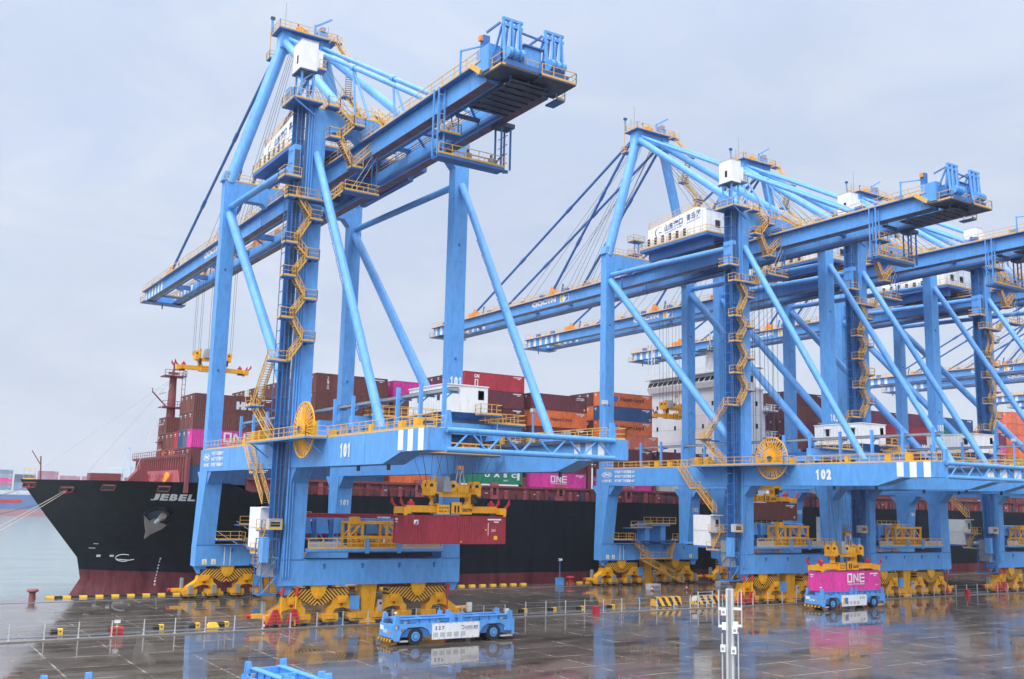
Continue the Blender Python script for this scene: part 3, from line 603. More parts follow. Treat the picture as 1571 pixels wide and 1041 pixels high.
    for k in range(36):
        a = 2*math.pi*k/36; d = Vector((0, math.cos(a), math.sin(a))); d2 = Vector((0, math.cos(a+2*math.pi/36), math.sin(a+2*math.pi/36)))
        b.bar(c+d*.6+Vector((-.3, 0, 0)), c+d*Rr, .07, .10, YEL)
        if k % 2: b.bar(c+d*.6+Vector((.3, 0, 0)), c+d*Rr, .07, .08, YEL)
        for r_, t_ in ((Rr, .13), (Rr*.62, .07)): b.bar(c+d*r_, c+d2*r_, t_, t_, YEL)
    disc(b, c+Vector((-.15, 0, 0)), (1, 0, 0), .9, .5, YEL, 20); disc(b, c+Vector((-.45, 0, 0)), (1, 0, 0), .35, .3, UNDER, 12); disc(b, c+Vector((.5, 0, 0)), (1, 0, 0), .4, 1.6, YEL, 12)
    b.box(c.x+.45, c.x+1.1, c.y-.9, c.y+.9, c.z-.8, c.z+.9, YEL)
    P(b, 'cable_reel')
    # --- portal trolley, its white house and cable chain
    b = MB()
    for y in (-9.4, -.9): b.box(-8.2, 12.0, y-.4, y+.4, 20.4, 21.6, BLUE)
    for x in (-8.1, 8.1): b.box(x-.5, x+.5, -11, .4, ZT+.5, 20.5, BLUE)
    for x in (-4, 1.8, 7.8): b.box(x-.3, x+.3, -9, -1.2, 20.5, 21.4, DBLUE)
    for x, y in ((-8.1, -10.5), (-8.1, 0), (8.1, -10.5), (8.1, 0)): disc(b, (x, y, ZT+.4), (1, 0, 0), .32, .2, DARK)
    b.box(1.9, 7.6, -9.3, -1.4, 21.6, 22.0, UNDER); b.prism([(8.2, 19.9), (12, 21.4), (12, 21.7), (8.2, 21.7)], lambda u, v, t: (u, t, v), -9.9, -9.2, BLUE)
    for x in (-1, 0.6, 3.4, 5): b.box(x-.5, x+.5, -8, -2.5, 20.6, 21.9, DARK)
    tr = P(b, 'portal_trolley')
    b = MB(); b.box(2.2, 7.45, -10.0, -1.6, 22.75, 25.6, WHITE); b.box(2.1, 7.55, -10.1, -1.5, 25.6, 25.72, WHITE); b.frus((2.9, 6.8, -9.2, -2.2), 22.0, (2.2, 7.45, -10, -1.6), 22.75, DBLUE)
    b.box(6.2, 6.95, -10.03, -10, 24.2, 25.2, DARK); b.box(5.0, 7.4, -10.03, -10, 22.8, 25.55, WHITE)
    for y in (-8.5, -4): b.box(2.17, 2.2, y-.3, y+.3, 24.0, 24.9, DARK); b.box(1.7, 2.2, y-.5, y+.5, 25.0, 25.06, LGREY)
    for k in range(14): b.box(2.185, 2.2, -9.9+k*.6, -9.86+k*.6, 22.8, 25.55, LGREY)
    b.build('trolley_house', tr)
    b = MB(); b.deck(5.9, 8.6, -11.2, -10.05, 22.6, 'swe'); b.deck(7.6, 12.2, -10.4, -1, 21.75, 'sen'); b.deck(-6.5, 2.0, -10.2, -8.7, 21.7, 'swn'); b.rail([(9.6, -10.4, 21.75), (9.6, -6, 21.75)])
    b.bar((8.5, -10.4, 19.6), (8.5, -10.4, 22.6), .08, .08, LGREY); b.deck(-7.6, 7.6, -12.6, -11.4, 18.2, 'sn', UNDER)
    for x in (-6, -2, 2, 6): b.bar((x, -12, 18.2), (x, -11, 20.4), .12, .12, DBLUE)
    for x in (3.2, 4.4, 5.4): b.box(x, x+.7, -12.4, -11.6, 18.2, 19.0, (ORANGE, YEL, DBLUE)[int(x) % 3])
    b.build('trolley_walkway', tr)
    b = MB()
    for y in (-28.3, -24, -19.5, -14.5, -9.4, -4.8, 6, 11, 16, 21, 26): b.bar((-8.0, y, ZT), (-8.0, y, 23.6), .3, .3, BLUE); b.bar((-8.0, y, 21.9), (-7.2, y, 22.6), .14, .14, BLUE); b.bar((-7.9, y, 22.55), (-6.6, y, 22.55), .16, .16, BLUE)
    b.box(-7.6, -6.7, -28.6, 28, 22.65, 22.9, GREY); b.box(-7.5, -6.8, -28.6, 28, 22.9, 22.98, UNDER)
    P(b, 'cable_chain_tray')
    b = MB()
    for y in (-28, -16, 14): b = MB(); b.bar((9.4, y, ZT), (9.4, y, ZT+3.4), .16, .16, BLUE); b.box(9.2, 9.6, y-.25, y+.25, ZT+3.4, ZT+3.8, LGREY); P(b, 'flood_lamp_post')
    # --- transfer platform over the land-side sill
    b = MB(); b.box(-8.2, 8.2, .2, 15.5, 7.72, 8.0, BLUE); b.box(-8.2, 8.2, .2, .5, 7.6, 7.72, DBLUE)
    for y in (4, 9, 15): b.box(-8.3, 8.3, y-.25, y+.25, 7.5, 7.72, DBLUE)
    tp = P(b, 'transfer_platform')
    b = MB(); b.rail([(-8.1, .25, 8.0), (8.1, .25, 8.0)], step=1.7, r=.045); b.box(-8, -4.4, .5, .54, 8.05, 8.75, LGREY); b.box(3.6, 8, .5, .54, 8.05, 8.75, LGREY)
    for x in (-1.3, 2.6): b.box(x-.22, x+.22, .1, .3, 7.5, 9.1, BLUE)
    b.build('platform_railing', tp)
    b = MB()
    for x in (-3.2, -1.6, 1.4, 3.2):
        for y in (1.0, 2.8): b.bar((x, y, 8), (x, y, 10.9), .24, .24, YEL)
    for y in (1.0, 2.8): b.bar((-3.3, y, 10.8), (3.4, y, 10.8), .3, .3, YEL); b.bar((-3.3, y, 9.2), (3.4, y, 9.2), .2, .2, YEL); b.bar((-3.2, y, 9.2), (-1.6, y, 10.8), .14, .14, YEL); b.bar((1.4, y, 10.8), (3.2, y, 9.2), .14, .14, YEL)
    for x in (-3.2, -1.6, 1.4, 3.2): b.bar((x, 1, 10.8), (x, 2.8, 10.8), .2, .2, YEL); b.bar((x, 1, 8.2), (x, 2.8, 8.2), .2, .2, YEL)
    b.box(-2.9, -2.0, .9, 1.8, 10.9, 11.4, YEL); b.rail([(-3.4, .8, 8), (3.5, .8, 8)], .9, .6, .04, YEL); b.box(-2.6, 2.4, 1.1, 2.6, 8.1, 8.6, YEL)
    b.build('yellow_rack', tp)
    b = MB()
    for k, x in enumerate((-7.2, -5.2, -3.2, -1.2, .8, 2.8, 4.8)):
        b.prism([(x-.75, 9.5), (x+.75, 9.5), (x+.45, 11.2), (x-.75, 11.2)], lambda u, v, t: (u, t, v), 3.6, 4.6, BLUE); b.bar((x-.6, 4, 8), (x-.6, 4, 9.6), .25, .25, BLUE); b.bar((x+.9, 4, 8), (x-.3, 4, 9.6), .16, .16, BLUE); b.box(x+.76, x+1.2, 3.7, 4.4, 8, 10.8, DBLUE)
    b.bar((-7.6, 4.1, 11.1), (5.4, 4.1, 11.1), .2, .2, BLUE); b.box(-7.8, -6.4, 1.2, 2.6, 8, 8.9, UNDER); b.box(5.2, 7.6, 6, 10, 8, 11.2, WHITE)
    b.build('lashing_frames', tp)
    # --- travel gear: four corners of striped equaliser, two bogies each
    for y in (1.9, 33.7):
        for x in (-6.4, 5.6):
            b = MB((x, y, 3.2))
            b.prism([(x-3.6, 3.75), (x+3.6, 3.75), (x+3.6, 2.95), (x+2.4, 2.95), (x+.6, 2.05), (x-.6, 2.05), (x-2.4, 2.95), (x-3.6, 2.95)], lambda u, v, t: (u, t, v), y-.75, y+.75, CHEV)
            eq = P(b, 'equaliser_beam')
            b = MB((x, y, 3.2)); b.prism([(x-.95, 4.14), (x+.95, 4.14), (x+.75, 3.3), (x+.3, 2.75), (x-.3, 2.75), (x-.75, 3.3)], lambda u, v, t: (u, t, v), y-.95, y-.77, YEL); b.tube((x, y-1.05, 3.15), (x, y+.9, 3.15), .22, YEL, 12)
            b.prism([(x-.95, 4.14), (x+.95, 4.14), (x+.3, 2.75), (x-.3, 2.75)], lambda u, v, t: (u, t, v), y+.77, y+.95, YEL)
            b.build('pin_bracket', eq, (0, 0, 0))
            for sgn in (-1, 1):
                bx = x+sgn*2.85; b = MB((x, y, 3.2)); g = lambda u, v, t: (bx+sgn*u*.84, t, v)
                b.prism([(-1.2, 2.9), (1.0, 2.9), (1.15, 2.3), (2.7, 1.45), (2.75, .95), (1.9, .95), (1.2, 1.5), (.2, 1.75), (-.9, 1.6), (-1.2, 1.1), (-1.9, 1.1), (-1.9, 1.7), (-1.4, 2.1)], g, y-.62, y+.62, YEL)
                b.prism([(-.75, 3.0), (.75, 3.0), (.55, 2.2), (-.55, 2.2)], g, y-.85, y-.63, YEL); b.tube((bx, y-.95, 2.5), (bx, y+.7, 2.5), .25, YEL, 12)
                for wx in (-1.5, 2.2):
                    b.prism([(wx-1.15, 1.15), (wx+1.05, 1.15), (wx+1.15, .65), (wx+.9, .3), (wx-.9, .3), (wx-1.15, .7)], g, y-.7, y+.7, YEL)
                    b.box(bx+sgn*wx*.84-.25, bx+sgn*wx*.84+.25, y-1.15, y-.7, .6, 1.7, GREY) if y > 10 else b.box(bx+sgn*wx*.84-.3, bx+sgn*wx*.84+.3, y-.85, y-.7, .55, 1.05, YEL)
                    b.box(bx+sgn*wx*.84-.7, bx+sgn*wx*.84+.7, y-.73, y-.7, .45, .52, UNDER); b.box(bx+sgn*wx*.84-.2, bx+sgn*wx*.84+.2, y-.74, y-.7, .75, 1.0, UNDER)
                b.box(bx-.15, bx+.15, y-.66, y-.62, 1.9, 2.15, RED)
                bg = b.build('bogie', eq, (0, 0, 0))
                for wx in (-1.8, -.8, 1.35, 2.35):
                    w = MB((x, y, 3.2)); disc(w, (bx+sgn*wx, y, .38), (0, 1, 0), .38, .28, DARK, 16); disc(w, (bx+sgn*wx, y, .38), (0, 1, 0), .15, .5, GREY, 8)
                    # wheels stay in the bogie mesh's own frame
                    o = len(b.v)
                    w.build('wheel', eq, (0, 0, 0))
        b = MB(); b.frus((-1.1, .3, y-.5, y+.6), 0.05, (-1.3, .55, y-.7, y+.7), 3.9, YEL); b.frus((-1.4, .6, y-.7, y+.8), .02, (-1.2, .4, y-.55, y+.65), .5, YEL); b.box(-1.3, .55, y-.7, y+.7, 3.9, 4.15, YEL)
        P(b, 'storm_anchor_post')
        b = MB(); b.box(-2.6, -1.55, y-.9, y-.2, 1.5, 2.9, BLUE); P(b, 'control_box'); b = MB(); b.box(.8, 1.25, y-.8, y-.4, 1.2, 2.4, LGREY); b.box(.9, 1.15, y-.83, y-.8, 1.9, 2.15, DARK)
        P(b, 'control_box'); b = MB(); b.box(-13.4, -11.5, y-.35, y+.35, .9, 1.3, YEL); b.box(-12.2, -11.9, y-.3, y+.3, 1.3, 2.6, GREY); b.tube((-13.8, y, 1.1), (-13.4, y, 1.1), .25, RED); P(b, 'buffer')
        b = MB(); b.tube((11.0, y, 1.1), (12.4, y, 1.1), .22, YEL); b.tube((12.4, y, 1.1), (12.7, y, 1.1), .3, ORANGE); P(b, 'buffer')
    y = .6
    for x in (-10.6, -9.0, 9.2): b = MB(); b.tube((x, y, .1), (x, y, 4.0), .09, YEL if x < 0 else RED, 6); b.tube((x, y, 3.2), (x+.1, y, 4.0), .2, RED, 6); P(b, 'rail_sweep_pole')
    for x in (-11.3, -9.3): b = MB(); b.prism([(x-.8, .3), (x-.2, .3), (x+.3, 1.8), (x-.1, 1.8)], lambda u, v, t: (u, t, v), y-.15, y+.1, RED); b.prism([(x+.9, .3), (x+.4, .3), (x, 1.8), (x+.35, 1.8)], lambda u, v, t: (u, t, v), y-.12, y+.13, RED); P(b, 'rail_sweep')
    b = MB(); b.prism([(8.6, .3), (9.3, .3), (9.1, 1.1), (8.8, 1.1)], lambda u, v, t: (u, t, v), y-.3, y, RED)
    P(b, 'rail_sweep')
    # --- landward end: winch towers and decks
    b = MB(); b.deck(-3.95, 0.2, -29.5, -26.25, 52.75, 'swe', UNDER); b.deck(.2, 4.1, -30.0, -26.25, 52.55, 'sen', UNDER); b.bar((-4.3, -24.6, GZ1), (-4.3, -26.4, 52.9), .2, .5, RAIL); b.box(-3.5, 3.5, -29.6, -26.3, 52.8, 53.3, DBLUE); b.box(-2.1, 2.1, -28.5, -20.5, 51.9, 52.05, UNDER); b.deck(3.6, 4.6, -27.5, -25.6, 51.9, 'se')
    for k in range(7): b.box(-2.1, 2.1, -28.4+k*1.2, -28.25+k*1.2, 51.8, 51.9, DARK)
    for x in (-2, 0, 2): b.bar((x, -28, 52), (x, -28, 53.8), .15, .15, DBLUE); b.bar((x, -23, 52), (x, -23, 53), .12, .12, DBLUE)
    P(b, 'winch_deck')
    for cx in (-2.5, 2.2):
        b = MB()
        for k in range(5):
            x = cx-.9+k*.45; b.bar((x, -29.2, 53.2), (x+(.25 if k % 2 else -.1), -28.9, 57.6), .2, .26, BLUE); b.bar((x, -28.4, 54.2), (x, -28.9, 57.4), .14, .2, BLUE)
        for z in (56.9, 57.5): b.bar((cx-1.1, -28.9, z), (cx+1.1, -28.9, z), .3, .25, BLUE)
        for k in range(3): disc(b, (cx-.7+k*.65, -29.5, 54.0), (1, 0, 0), .55, .35, BLUE, 14)
        b.bar((cx-1.0, -27.2, 54.2), (cx-1.0, -28.9, 57.2), .18, .18, BLUE); b.bar((cx-1.3, -28.9, 57), (cx-2.0, -27.6, 56.3), .14, .2, DBLUE); b.box(cx-1.2, cx+1.2, -28.8, -27.2, 53.3, 54.6, DBLUE)
        P(b, 'sheave_tower')
    b = MB(); b.bar((-1.5, -28.9, 56.6), (1.7, -28.9, 56.4), .16, .16, DBLUE); b.box(-4.2, -2.9, -27.6, -25.4, 52.9, 55.4, BLUE); b.box(-.9, 1.0, -28.6, -26, 53.3, 55.6, BLUE); b.box(-1.1, 1.2, -28.8, -25.8, 55.6, 55.74, DBLUE); b.box(-3.6, -2.9, -25.6, -25, 55, 57.2, DBLUE); b.box(-3.9, -3.6, -25.5, -25.1, 56.6, 57.1, ORANGE)
    b.bar((-4.3, -22.5, GZ1), (-4.3, -22.5, 56.6), .16, .16, BLUE); b.bar((-4.3, -22.5, 56.5), (-3, -25, 56.5), .14, .14, BLUE); b.box(-1.8, 1.6, -25.6, -24, 54, 54.5, UNDER); b.tube((-1.5, -27, 54.4), (1.5, -27, 54.4), .4, DBLUE, 10)
    P(b, 'winch_housing')
    # --- hanging maintenance basket
    b = MB(); b.deck(-4.3, 3.4, -18.7, -17.2, 47.35, 'sn', DBLUE, .35); b.bar((-4.3, -18, 47.2), (4.2, -18, 47.2), .25, .3, DBLUE)
    for x in (-4.4, -3.7):
        for y in (-18.5, -17.5): b.bar((x, y, 47.2), (x, y, GZ1), .14, .14, BLUE)
    for k in range(7): b.bar((-4.4, -18.5, 47.5+k), (-3.7, -18.5, 47.5+k), .06, .06, LGREY)
    for y in (-18.6, -17.4): b.bar((3.0, y, GZ0), (3.0, y, 47.2), .16, .16, DBLUE); b.bar((4.1, y, GZ0), (4.1, y, 47.2), .16, .16, DBLUE)
    for k in range(5): b.bar((3.0, -18, 47.4+k), (4.1, -18, 48.2+k), .08, .08, DBLUE)
    b.bar((2.2, -18, 47.2), (3.6, -18, 49.0), .14, .14, DBLUE); b.deck(-4.2, -1.9, -18.8, -17.3, 49.6, 'sen', DBLUE); b.box(2.6, 4.5, -18.8, -17.2, GZ0-.5, GZ0-.06, UNDER)
    for x, y in ((-2.2, -18.7), (-2.2, -17.3)): b.bar((x, y, 49.6), (x, y, GZ0), .1, .1, DBLUE)
    b.bar((-2.0, -18, GZ0-.3), (0.6, -18, GZ0-.3), .5, .3, UNDER); b.bar((.5, -18, GZ0-.4), (.5, -18, 50.6), .12, .12, DBLUE)
    for x in (-.6, 2.2): b.box(x-.3, x+.3, -18.3, -17.8, 47.7, 48.2, GREY); b.tube((x, -18, 48.2), (x, -18, 48.6), .15, UNDER)
    P(b, 'maintenance_basket')
    # --- lettering common to all
    b = MB(); X = -GX1-.045
    put_text(b, 'QQCTN', (X, 66.0, 52.75), (0, -1, 0), (0, 0, 1), 8.6, 1.25, LETW, .09)
    P(b, 'boom_lettering'); b = MB(); b.box(X-.005, X+.005, 53.2, 56.0, 52.5, 53.95, LETW); b.box(X-.012, X+.012, 53.35, 54.6, 52.6, 53.85, MIDB)
    b.poly([(X-.013, 55.85, 52.6), (X-.013, 54.6, 52.6), (X-.013, 54.3, 53.1), (X-.013, 54.9, 53.85), (X-.013, 55.85, 53.85)], [(0, 1, 2, 3, 4)], SYEL)
    b.poly([(X-.014, 54.9, 53.85), (X-.014, 54.2, 53.3), (X-.014, 53.8, 53.6), (X-.014, 53.8, 53.4), (X-.014, 54.2, 52.9), (X-.014, 54.75, 52.6), (X-.014, 55.2, 53.2)], [(0, 1, 2, 3, 4, 5, 6)], LETW)
    P(b, 'boom_emblem')
    b = MB(); X = -10.46
    for k in range(24):
        a0 = 2*math.pi*k/24; a1 = 2*math.pi*(k+1)/24; c = lambda a, s: (X, 31.9-1.35*s*math.cos(a), 18.3+.5*s*math.sin(a))
        b.poly([c(a0, 1), c(a1, 1), c(a1, .85), c(a0, .85)], [(0, 1, 2, 3)], LETW)
    put_text(b, 'ZPMC', (X, 32.9, 18.05), (0, -1, 0), (0, 0, 1), 2.0, .5, LETW, .05)
    put_text(b, '上海振华重工', (X, 33.3, 17.05), (0, -1, 0), (0, 0, 1), 2.8, .5, LETW, .03)
    P(b, 'maker_lettering')
    for k, s in enumerate(('双吊具下额定起重量 65T', '单吊具下额定起重量 70T', '吊钩横梁下起重量 90T')):
        b = MB(); put_text(b, s, (X, 29.8, 18.5-k*.72), (0, -1, 0), (0, 0, 1), 5.2, .5, LETW, .03); P(b, 'rating_lettering')
def number_parts(num, par):
    for org, rt, up, w, h in (((-10.47, -12.3, 17.25), (0, -1, 0), (0, 0, 1), 2.7, 1.35), ((8.62, LS0-.035, 26.9), (1, 0, 0), (0, 0, 1), 1.75, 1.1), ((8.75, WS0-.72, 12.4), (1, 0, 0), (0, -.125, 1), 1.5, .8)):
        b = MB(); put_number(b, num, org, rt, up, w, h, LETW); b.build('number_lettering', par)
GRP = 'ship-to-shore cranes along the berth'
crane = thing('quay_crane', 'blue quay crane numbered 101, its boom reaching out over the ship bow', 'crane', (0, 0, 0), 0, GRP)
crane_parts(crane)
index_kids()
spots = [(D102, '102', 'blue quay crane numbered 102, second along the berth, boom stretching left behind crane 101'),
         (D103, '103', 'third blue quay crane, close beside crane 102 with red rail sweeps at its right'),
         (D104, '104', 'fourth blue quay crane at the right edge, its white house behind crane 103'),
         (219.0, '105', 'far quay crane of which only the striped boom shows, first beyond the fourth crane'),
         (237.0, '106', 'far quay crane, its pale lettered boom just under the first far boom'),
         (290.0, '107', 'far quay crane whose boom shows as a short pale bar by the right edge'),
         (309.0, '108', 'farthest quay crane on the berth, its boom tip lowest at the right edge')]
number_parts('101', crane)
for dx, num, lab in spots:
    c = copy_tree(crane, None); c.location = (dx, 0, 0); c['label'] = lab
    number_parts(num, c)

# ------------------------------------------------------------------ quay, sea, rails
def structure(o): o['kind'] = 'structure'; return o
QY = 39.2
b = MB(); xs = [-3000, -900, -300, -100, 0, 100, 300, 900, 3000]
b.poly([(-3000, -3000, 0), (3000, -3000, 0), (3000, QY, 0), (-3000, QY, 0), (-3000, QY, -9), (3000, QY, -9)], [(0, 1, 2, 3), (3, 2, 5, 4)], GROUND)
structure(b.build('quay_pavement'))
b = MB(); b.poly([(-6000, QY-.5, -3), (6000, QY-.5, -3), (6000, 9000, -3), (-6000, 9000, -3)], [(0, 1, 2, 3)], SEA); structure(b.build('sea'))
b = MB()
for y in (1.9, 33.7):
    b.box(-400, 500, y-.35, y-.06, .004, .012, UNDER); b.box(-400, 500, y+.06, y+.35, .004, .012, UNDER); b.box(-400, 500, y-.05, y+.05, .004, .05, GREY)
structure(b.build('crane_track_ground'))
b = MB(); b.box(-400, 500, -1.15, -.35, .004, .1, KERBC); structure(b.build('kerb'))
# quay-edge blocks: alternating yellow and black, each a block of its own near the camera
kb = MB(); kb.prism([(-.4, 0), (.4, 0), (.33, .25), (-.33, .25)], lambda u, v, t: (t, u*.8, v), 0, .95, SYEL)
kk = MB(); kk.prism([(-.4, 0), (.4, 0), (.33, .25), (-.33, .25)], lambda u, v, t: (t, u*.8, v), 0, .95, RUB)
mY = kb.build('edge_block'); mK = kk.build('edge_block')
runs = [(-62, -34, 'at the far left of the quay edge'), (-27.5, -2, 'in front of the ship bow'), (15, 47, 'along the dark hull between the first two cranes'), (52, 66, 'nearest crane 102 along the hull')]
first = {0: mY, 1: mK}; used = {0: False, 1: False}
for xa, xb, where in runs:
    n = int((xb-xa)/.98)
    for k in range(n):
        i = k % 2
        if xa > 10 and i == 1: continue
        o = first[i]
        if used[i]: o = first[i].copy(); COL.objects.link(o)
        used[i] = True; o.location = (xa+k*.98, QY-.55, 0.004)
        tag(o, ('yellow' if i == 0 else 'black')+' edge block '+where, 'kerb block', 'quay edge blocks '+where)
def bollard(x, y, mat, lab):
    t = thing('mooring_bollard', lab, 'bollard', (x, y, 0)); b = MB(); b.tube((0,0,0), (0,0,.85), .42, mat, 14, .36); b.build('post', t)
    b = MB(); b.tube((0,0,.85), (0,0,1.05), .45, mat, 14, .75); b.tube((0,0,1.05), (0,0,1.25), .75, mat, 14, .6); b.build('cap', t)
bollard(-29.2, 37.9, MAROON, 'rust red mooring bollard standing alone on the quay edge at left')
bollard(54, 38.0, RED, 'low red mooring bollard beside the blue lamp base')
t = thing('camera_post', 'blue base with slim post and small white lamp on the quay edge', 'post', (51.2, 37.2, 0))
b = MB(); b.box(-.55, .55, -.5, .5, 0, 1.0, BLUE); b.box(-.62, .62, -.57, .57, 1.0, 1.08, BLUE); b.build('base', t)
b = MB(); b.tube((0,0,1.05), (0,0,3.9), .09, DBLUE, 8); b.build('post', t); b = MB(); b.box(-.3, .35, -.2, .2, 3.9, 4.25, WHITE); b.box(-.35, -.3, -.15, .15, 3.95, 4.2, DARK); b.build('lamp', t)

# ------------------------------------------------------------------ fence and yard clutter
fg = 'fence posts along the crane rail'
px_ = [-45 + 2.92*k for k in range(88)]
t = thing('yard_fence', 'low grey post and rail fence along the crane rail at left', 'fence', (0, -.6, 0))
for x in px_[:22]:
    b = MB((x, 0, 0)); b.bar((x, 0, .1), (x, 0, 1.55), .09, .09, LGREY); b.box(x-.12, x+.12, -.12, .12, .1, .14, LGREY); b.build('post', t)
b = MB()
for z in (.45, .8, 1.15, 1.5): b.bar((px_[0], 0, z), (px_[21], 0, z), .025, .025, GREY)
b.build('rail', t)
t2 = thing('yard_fence', 'row of bare grey fence posts with thin wires, from the flatbed carrier rightwards', 'fence', (0, -.6, 0))
for x in px_[22:]:
    b = MB((x, 0, 0)); b.bar((x, 0, .1), (x, 0, 1.75), .09, .09, LGREY); b.build('post', t2)
b = MB()
for z in (.5, 1.0, 1.6): b.bar((px_[22], 0, z), (px_[-1], 0, z), .02, .02, LGREY)
b.build('wire', t2)
# rail stops: black block with a yellow head, lying along the rail
for i, (x, w) in enumerate(((-31.6, 'farthest left, behind the fence'), (-26.4, 'second from the left, behind the fence'), (-22.2, 'just right of the red bins'), (-18.6, 'fourth from the left behind the fence'), (-15.6, 'left of the first yellow bogies'), (12.6, 'just right of the flatbed carrier'), (17.2, 'second right of the flatbed carrier'),
                            (21.6, 'third right of the flatbed carrier'), (26.0, 'left of the red box'), (30.4, 'right of the red box'), (35.4, 'last before the striped barriers'))):
    t = thing('cable_guide_block', 'small yellow and black block on the wet concrete, '+w, 'guide block', (x, 3.6, 0), 0, 'yellow and black blocks by the crane rail')
    b = MB(); b.box(-.5, .08, -.25, .25, .004, .42, RUB); b.build('base', t); b = MB(); b.box(.08, .52, -.28, .28, .004, .48, SYEL); b.box(.2, .36, -.3, -.28, .2, .34, DARK); b.build('head', t)
t = thing('cable_protector', 'yellow humped cable cover by the fence, left of the nearest bogies', 'cable cover', (-16.9, 3.2, 0)); b = MB(); b.frus((-.7, .7, -.4, .4), 0.004, (-.3, .4, -.22, .22), .5, SYEL); b.build('cover', t); b = MB(); b.box(-.75, -.62, -.25, .25, .004, .3, DARK); b.build('socket', t)
for i, (x, lab) in enumerate(((-27.25, 'red wheeled bin by the fence, left of the pair'), (-26.6, 'red wheeled bin by the fence, right of the pair'))):
    t = thing('fire_bin', lab, 'bin', (x, -.1, 0), 0, 'pair of red bins'); b = MB(); b.frus((-.2, .2, -.2, .2), .1, (-.24, .24, -.24, .24), .8, RED); b.build('body', t); b = MB(); b.frus((-.26, .26, -.26, .26), .8, (-.18, .18, -.2, .2), .92, RED); b.build('lid', t)
b = MB(); b.box(-.28, .28, -.03, .03, 1.2, 1.5, WHITE); b.bar((0, 0, 0), (0, 0, 1.3), .05, .05, LGREY); o = b.build('notice_board', loc=(-26.9, .05, 0)); tag(o, 'small white notice above the red bins', 'sign')
for x, lab in ((29.0, 'red box at the fence between the first two cranes'), (105.5, 'red box at the fence under the right-hand cranes')):
    t = thing('hydrant_box', lab, 'red box', (x, -1.6, 0)); b = MB(); b.box(-.36, .36, -.28, .28, .004, .9, RED); b.build('body', t); b = MB(); b.box(-.4, .4, -.32, .32, .9, .98, RED); b.build('lid', t)
for x, lab in ((44.6, 'long yellow and black striped barrier, left of the pair'), (51.6, 'long yellow and black striped barrier, right of the pair behind the white mast')):
    t = thing('crash_barrier', lab, 'barrier', (x, 3.2, 0)); b = MB(); b.prism([(-.6, .1), (.6, .1), (.4, 1.25), (-.4, 1.25)], lambda u, v, t: (t, u, v), -2.3, 2.3, HAZ); b.build('body', t)
    b = MB(); b.box(-2.2, -1.6, -.5, .5, .004, .1, RUB); b.box(1.6, 2.2, -.5, .5, .004, .1, RUB); b.build('foot', t)
t = thing('yard_gate', 'grey tubular gate in the fence between the striped barriers', 'gate', (48.2, -.6, 0))
for x in (-1.3, 1.3): b = MB(); b.bar((x, 0, .1), (x, 0, 2.2), .12, .12, LGREY); b.build('post', t)
b = MB()
for z in (.5, .9, 1.3, 1.7, 2.1): b.bar((-1.3, 0, z), (1.3, 0, z), .06, .06, LGREY)
b.build('panel', t)
for x, y, lab in ((60.9, 24.7, 'grey concrete block on the quay under crane 102'), (77.5, 26, 'grey concrete block on the quay near the electrical house of crane 102')):
    b = MB(); b.box(-1.1, 1.1, -.6, .6, .004, .85, LGREY); b.box(-.9, .9, -.63, .63, .2, .5, GREY); o = b.build('concrete_block', loc=(x, y, 0)); tag(o, lab, 'concrete block', 'grey blocks on the quay')
for x, y, w in ((58.7, 22.4, 'left of the four under crane 102'), (66, 22.4, 'second from the left under crane 102'), (68.4, 18.6, 'third from the left under crane 102'), (70.3, 15.2, 'right of the four under crane 102'), (-12.6, -.2, 'beside the red rail sweep of crane 101')):
    t = thing('traffic_cone', 'red and white traffic cone '+w, 'cone', (x, y, 0), 0, 'traffic cones on the quay'); b = MB(); b.box(-.22, .22, -.22, .22, .004, .05, RUB); b.build('base', t)
    b = MB(); b.tube((0,0,.05), (0,0,.3), .2, RED, 12, .15); b.tube((0,0,.3), (0,0,.5), .15, WHITE, 12, .11); b.tube((0,0,.5), (0,0,.8), .11, RED, 12, .05); b.build('cone_body', t)
for x, y, lab in ((11.6, -.3, 'white framed notice by the fence, right of the nearest crane legs'), (19.8, 4.5, 'small pale utility box on the wet concrete'), (47.2, .4, 'small white box by the fence beside the gate')):
    t = thing('sign_box', lab, 'utility box', (x, y, 0)); b = MB(); b.box(-.3, .3, -.15, .15, .9 if x != 19.8 else .004, 1.9 if x == 11.6 else (1.5 if x > 40 else .45), WHITE); b.build('panel', t)
    b = MB(); b.bar((0, 0, .004), (0, 0, 1.0 if x != 19.8 else .2), .07, .07, GREY); b.build('stand', t)
# antenna mast close to the camera
Vp = Vector((-22.9, -76.0, 0)); ez = lambda w, h: None
t = thing('antenna_mast', 'pale grey aluminium mast with white antennas rising from the bottom edge', 'mast', (-20.6, -74.2, 0), R(-55))
b = MB()
for dx in (-.1, .1): b.box(dx-.04, dx+.04, -.09, .09, 0, 10.35, LGREY)
b.box(-.06, .06, -.05, .05, 0, 10.33, GREY); b.box(-.145, .145, .07, .11, 0, 10.36, LGREY); b.build('pole', t)
def rod(dx, z0, z1, y=0): 
    b = MB(); b.tube((dx, y, z0), (dx, y, z1), .027, LGREY, 8); b.bar((dx, y, z0+.06), (dx*.25, y, z0+.06), .07, .09, WHITE); b.bar((dx, y, z0+(z1-z0)*.5), (dx*.25, y, z0+(z1-z0)*.5), .07, .09, WHITE); b.box(dx*.5-.08, dx*.5+.08, y-.1, y+.1, z0-.06, z0+.2, WHITE); b.build('antenna', t)
rod(-.42, 8.9, 10.3); rod(.44, 8.95, 10.32); rod(-.3, 4, 8.7); rod(.3, 4, 8.8)
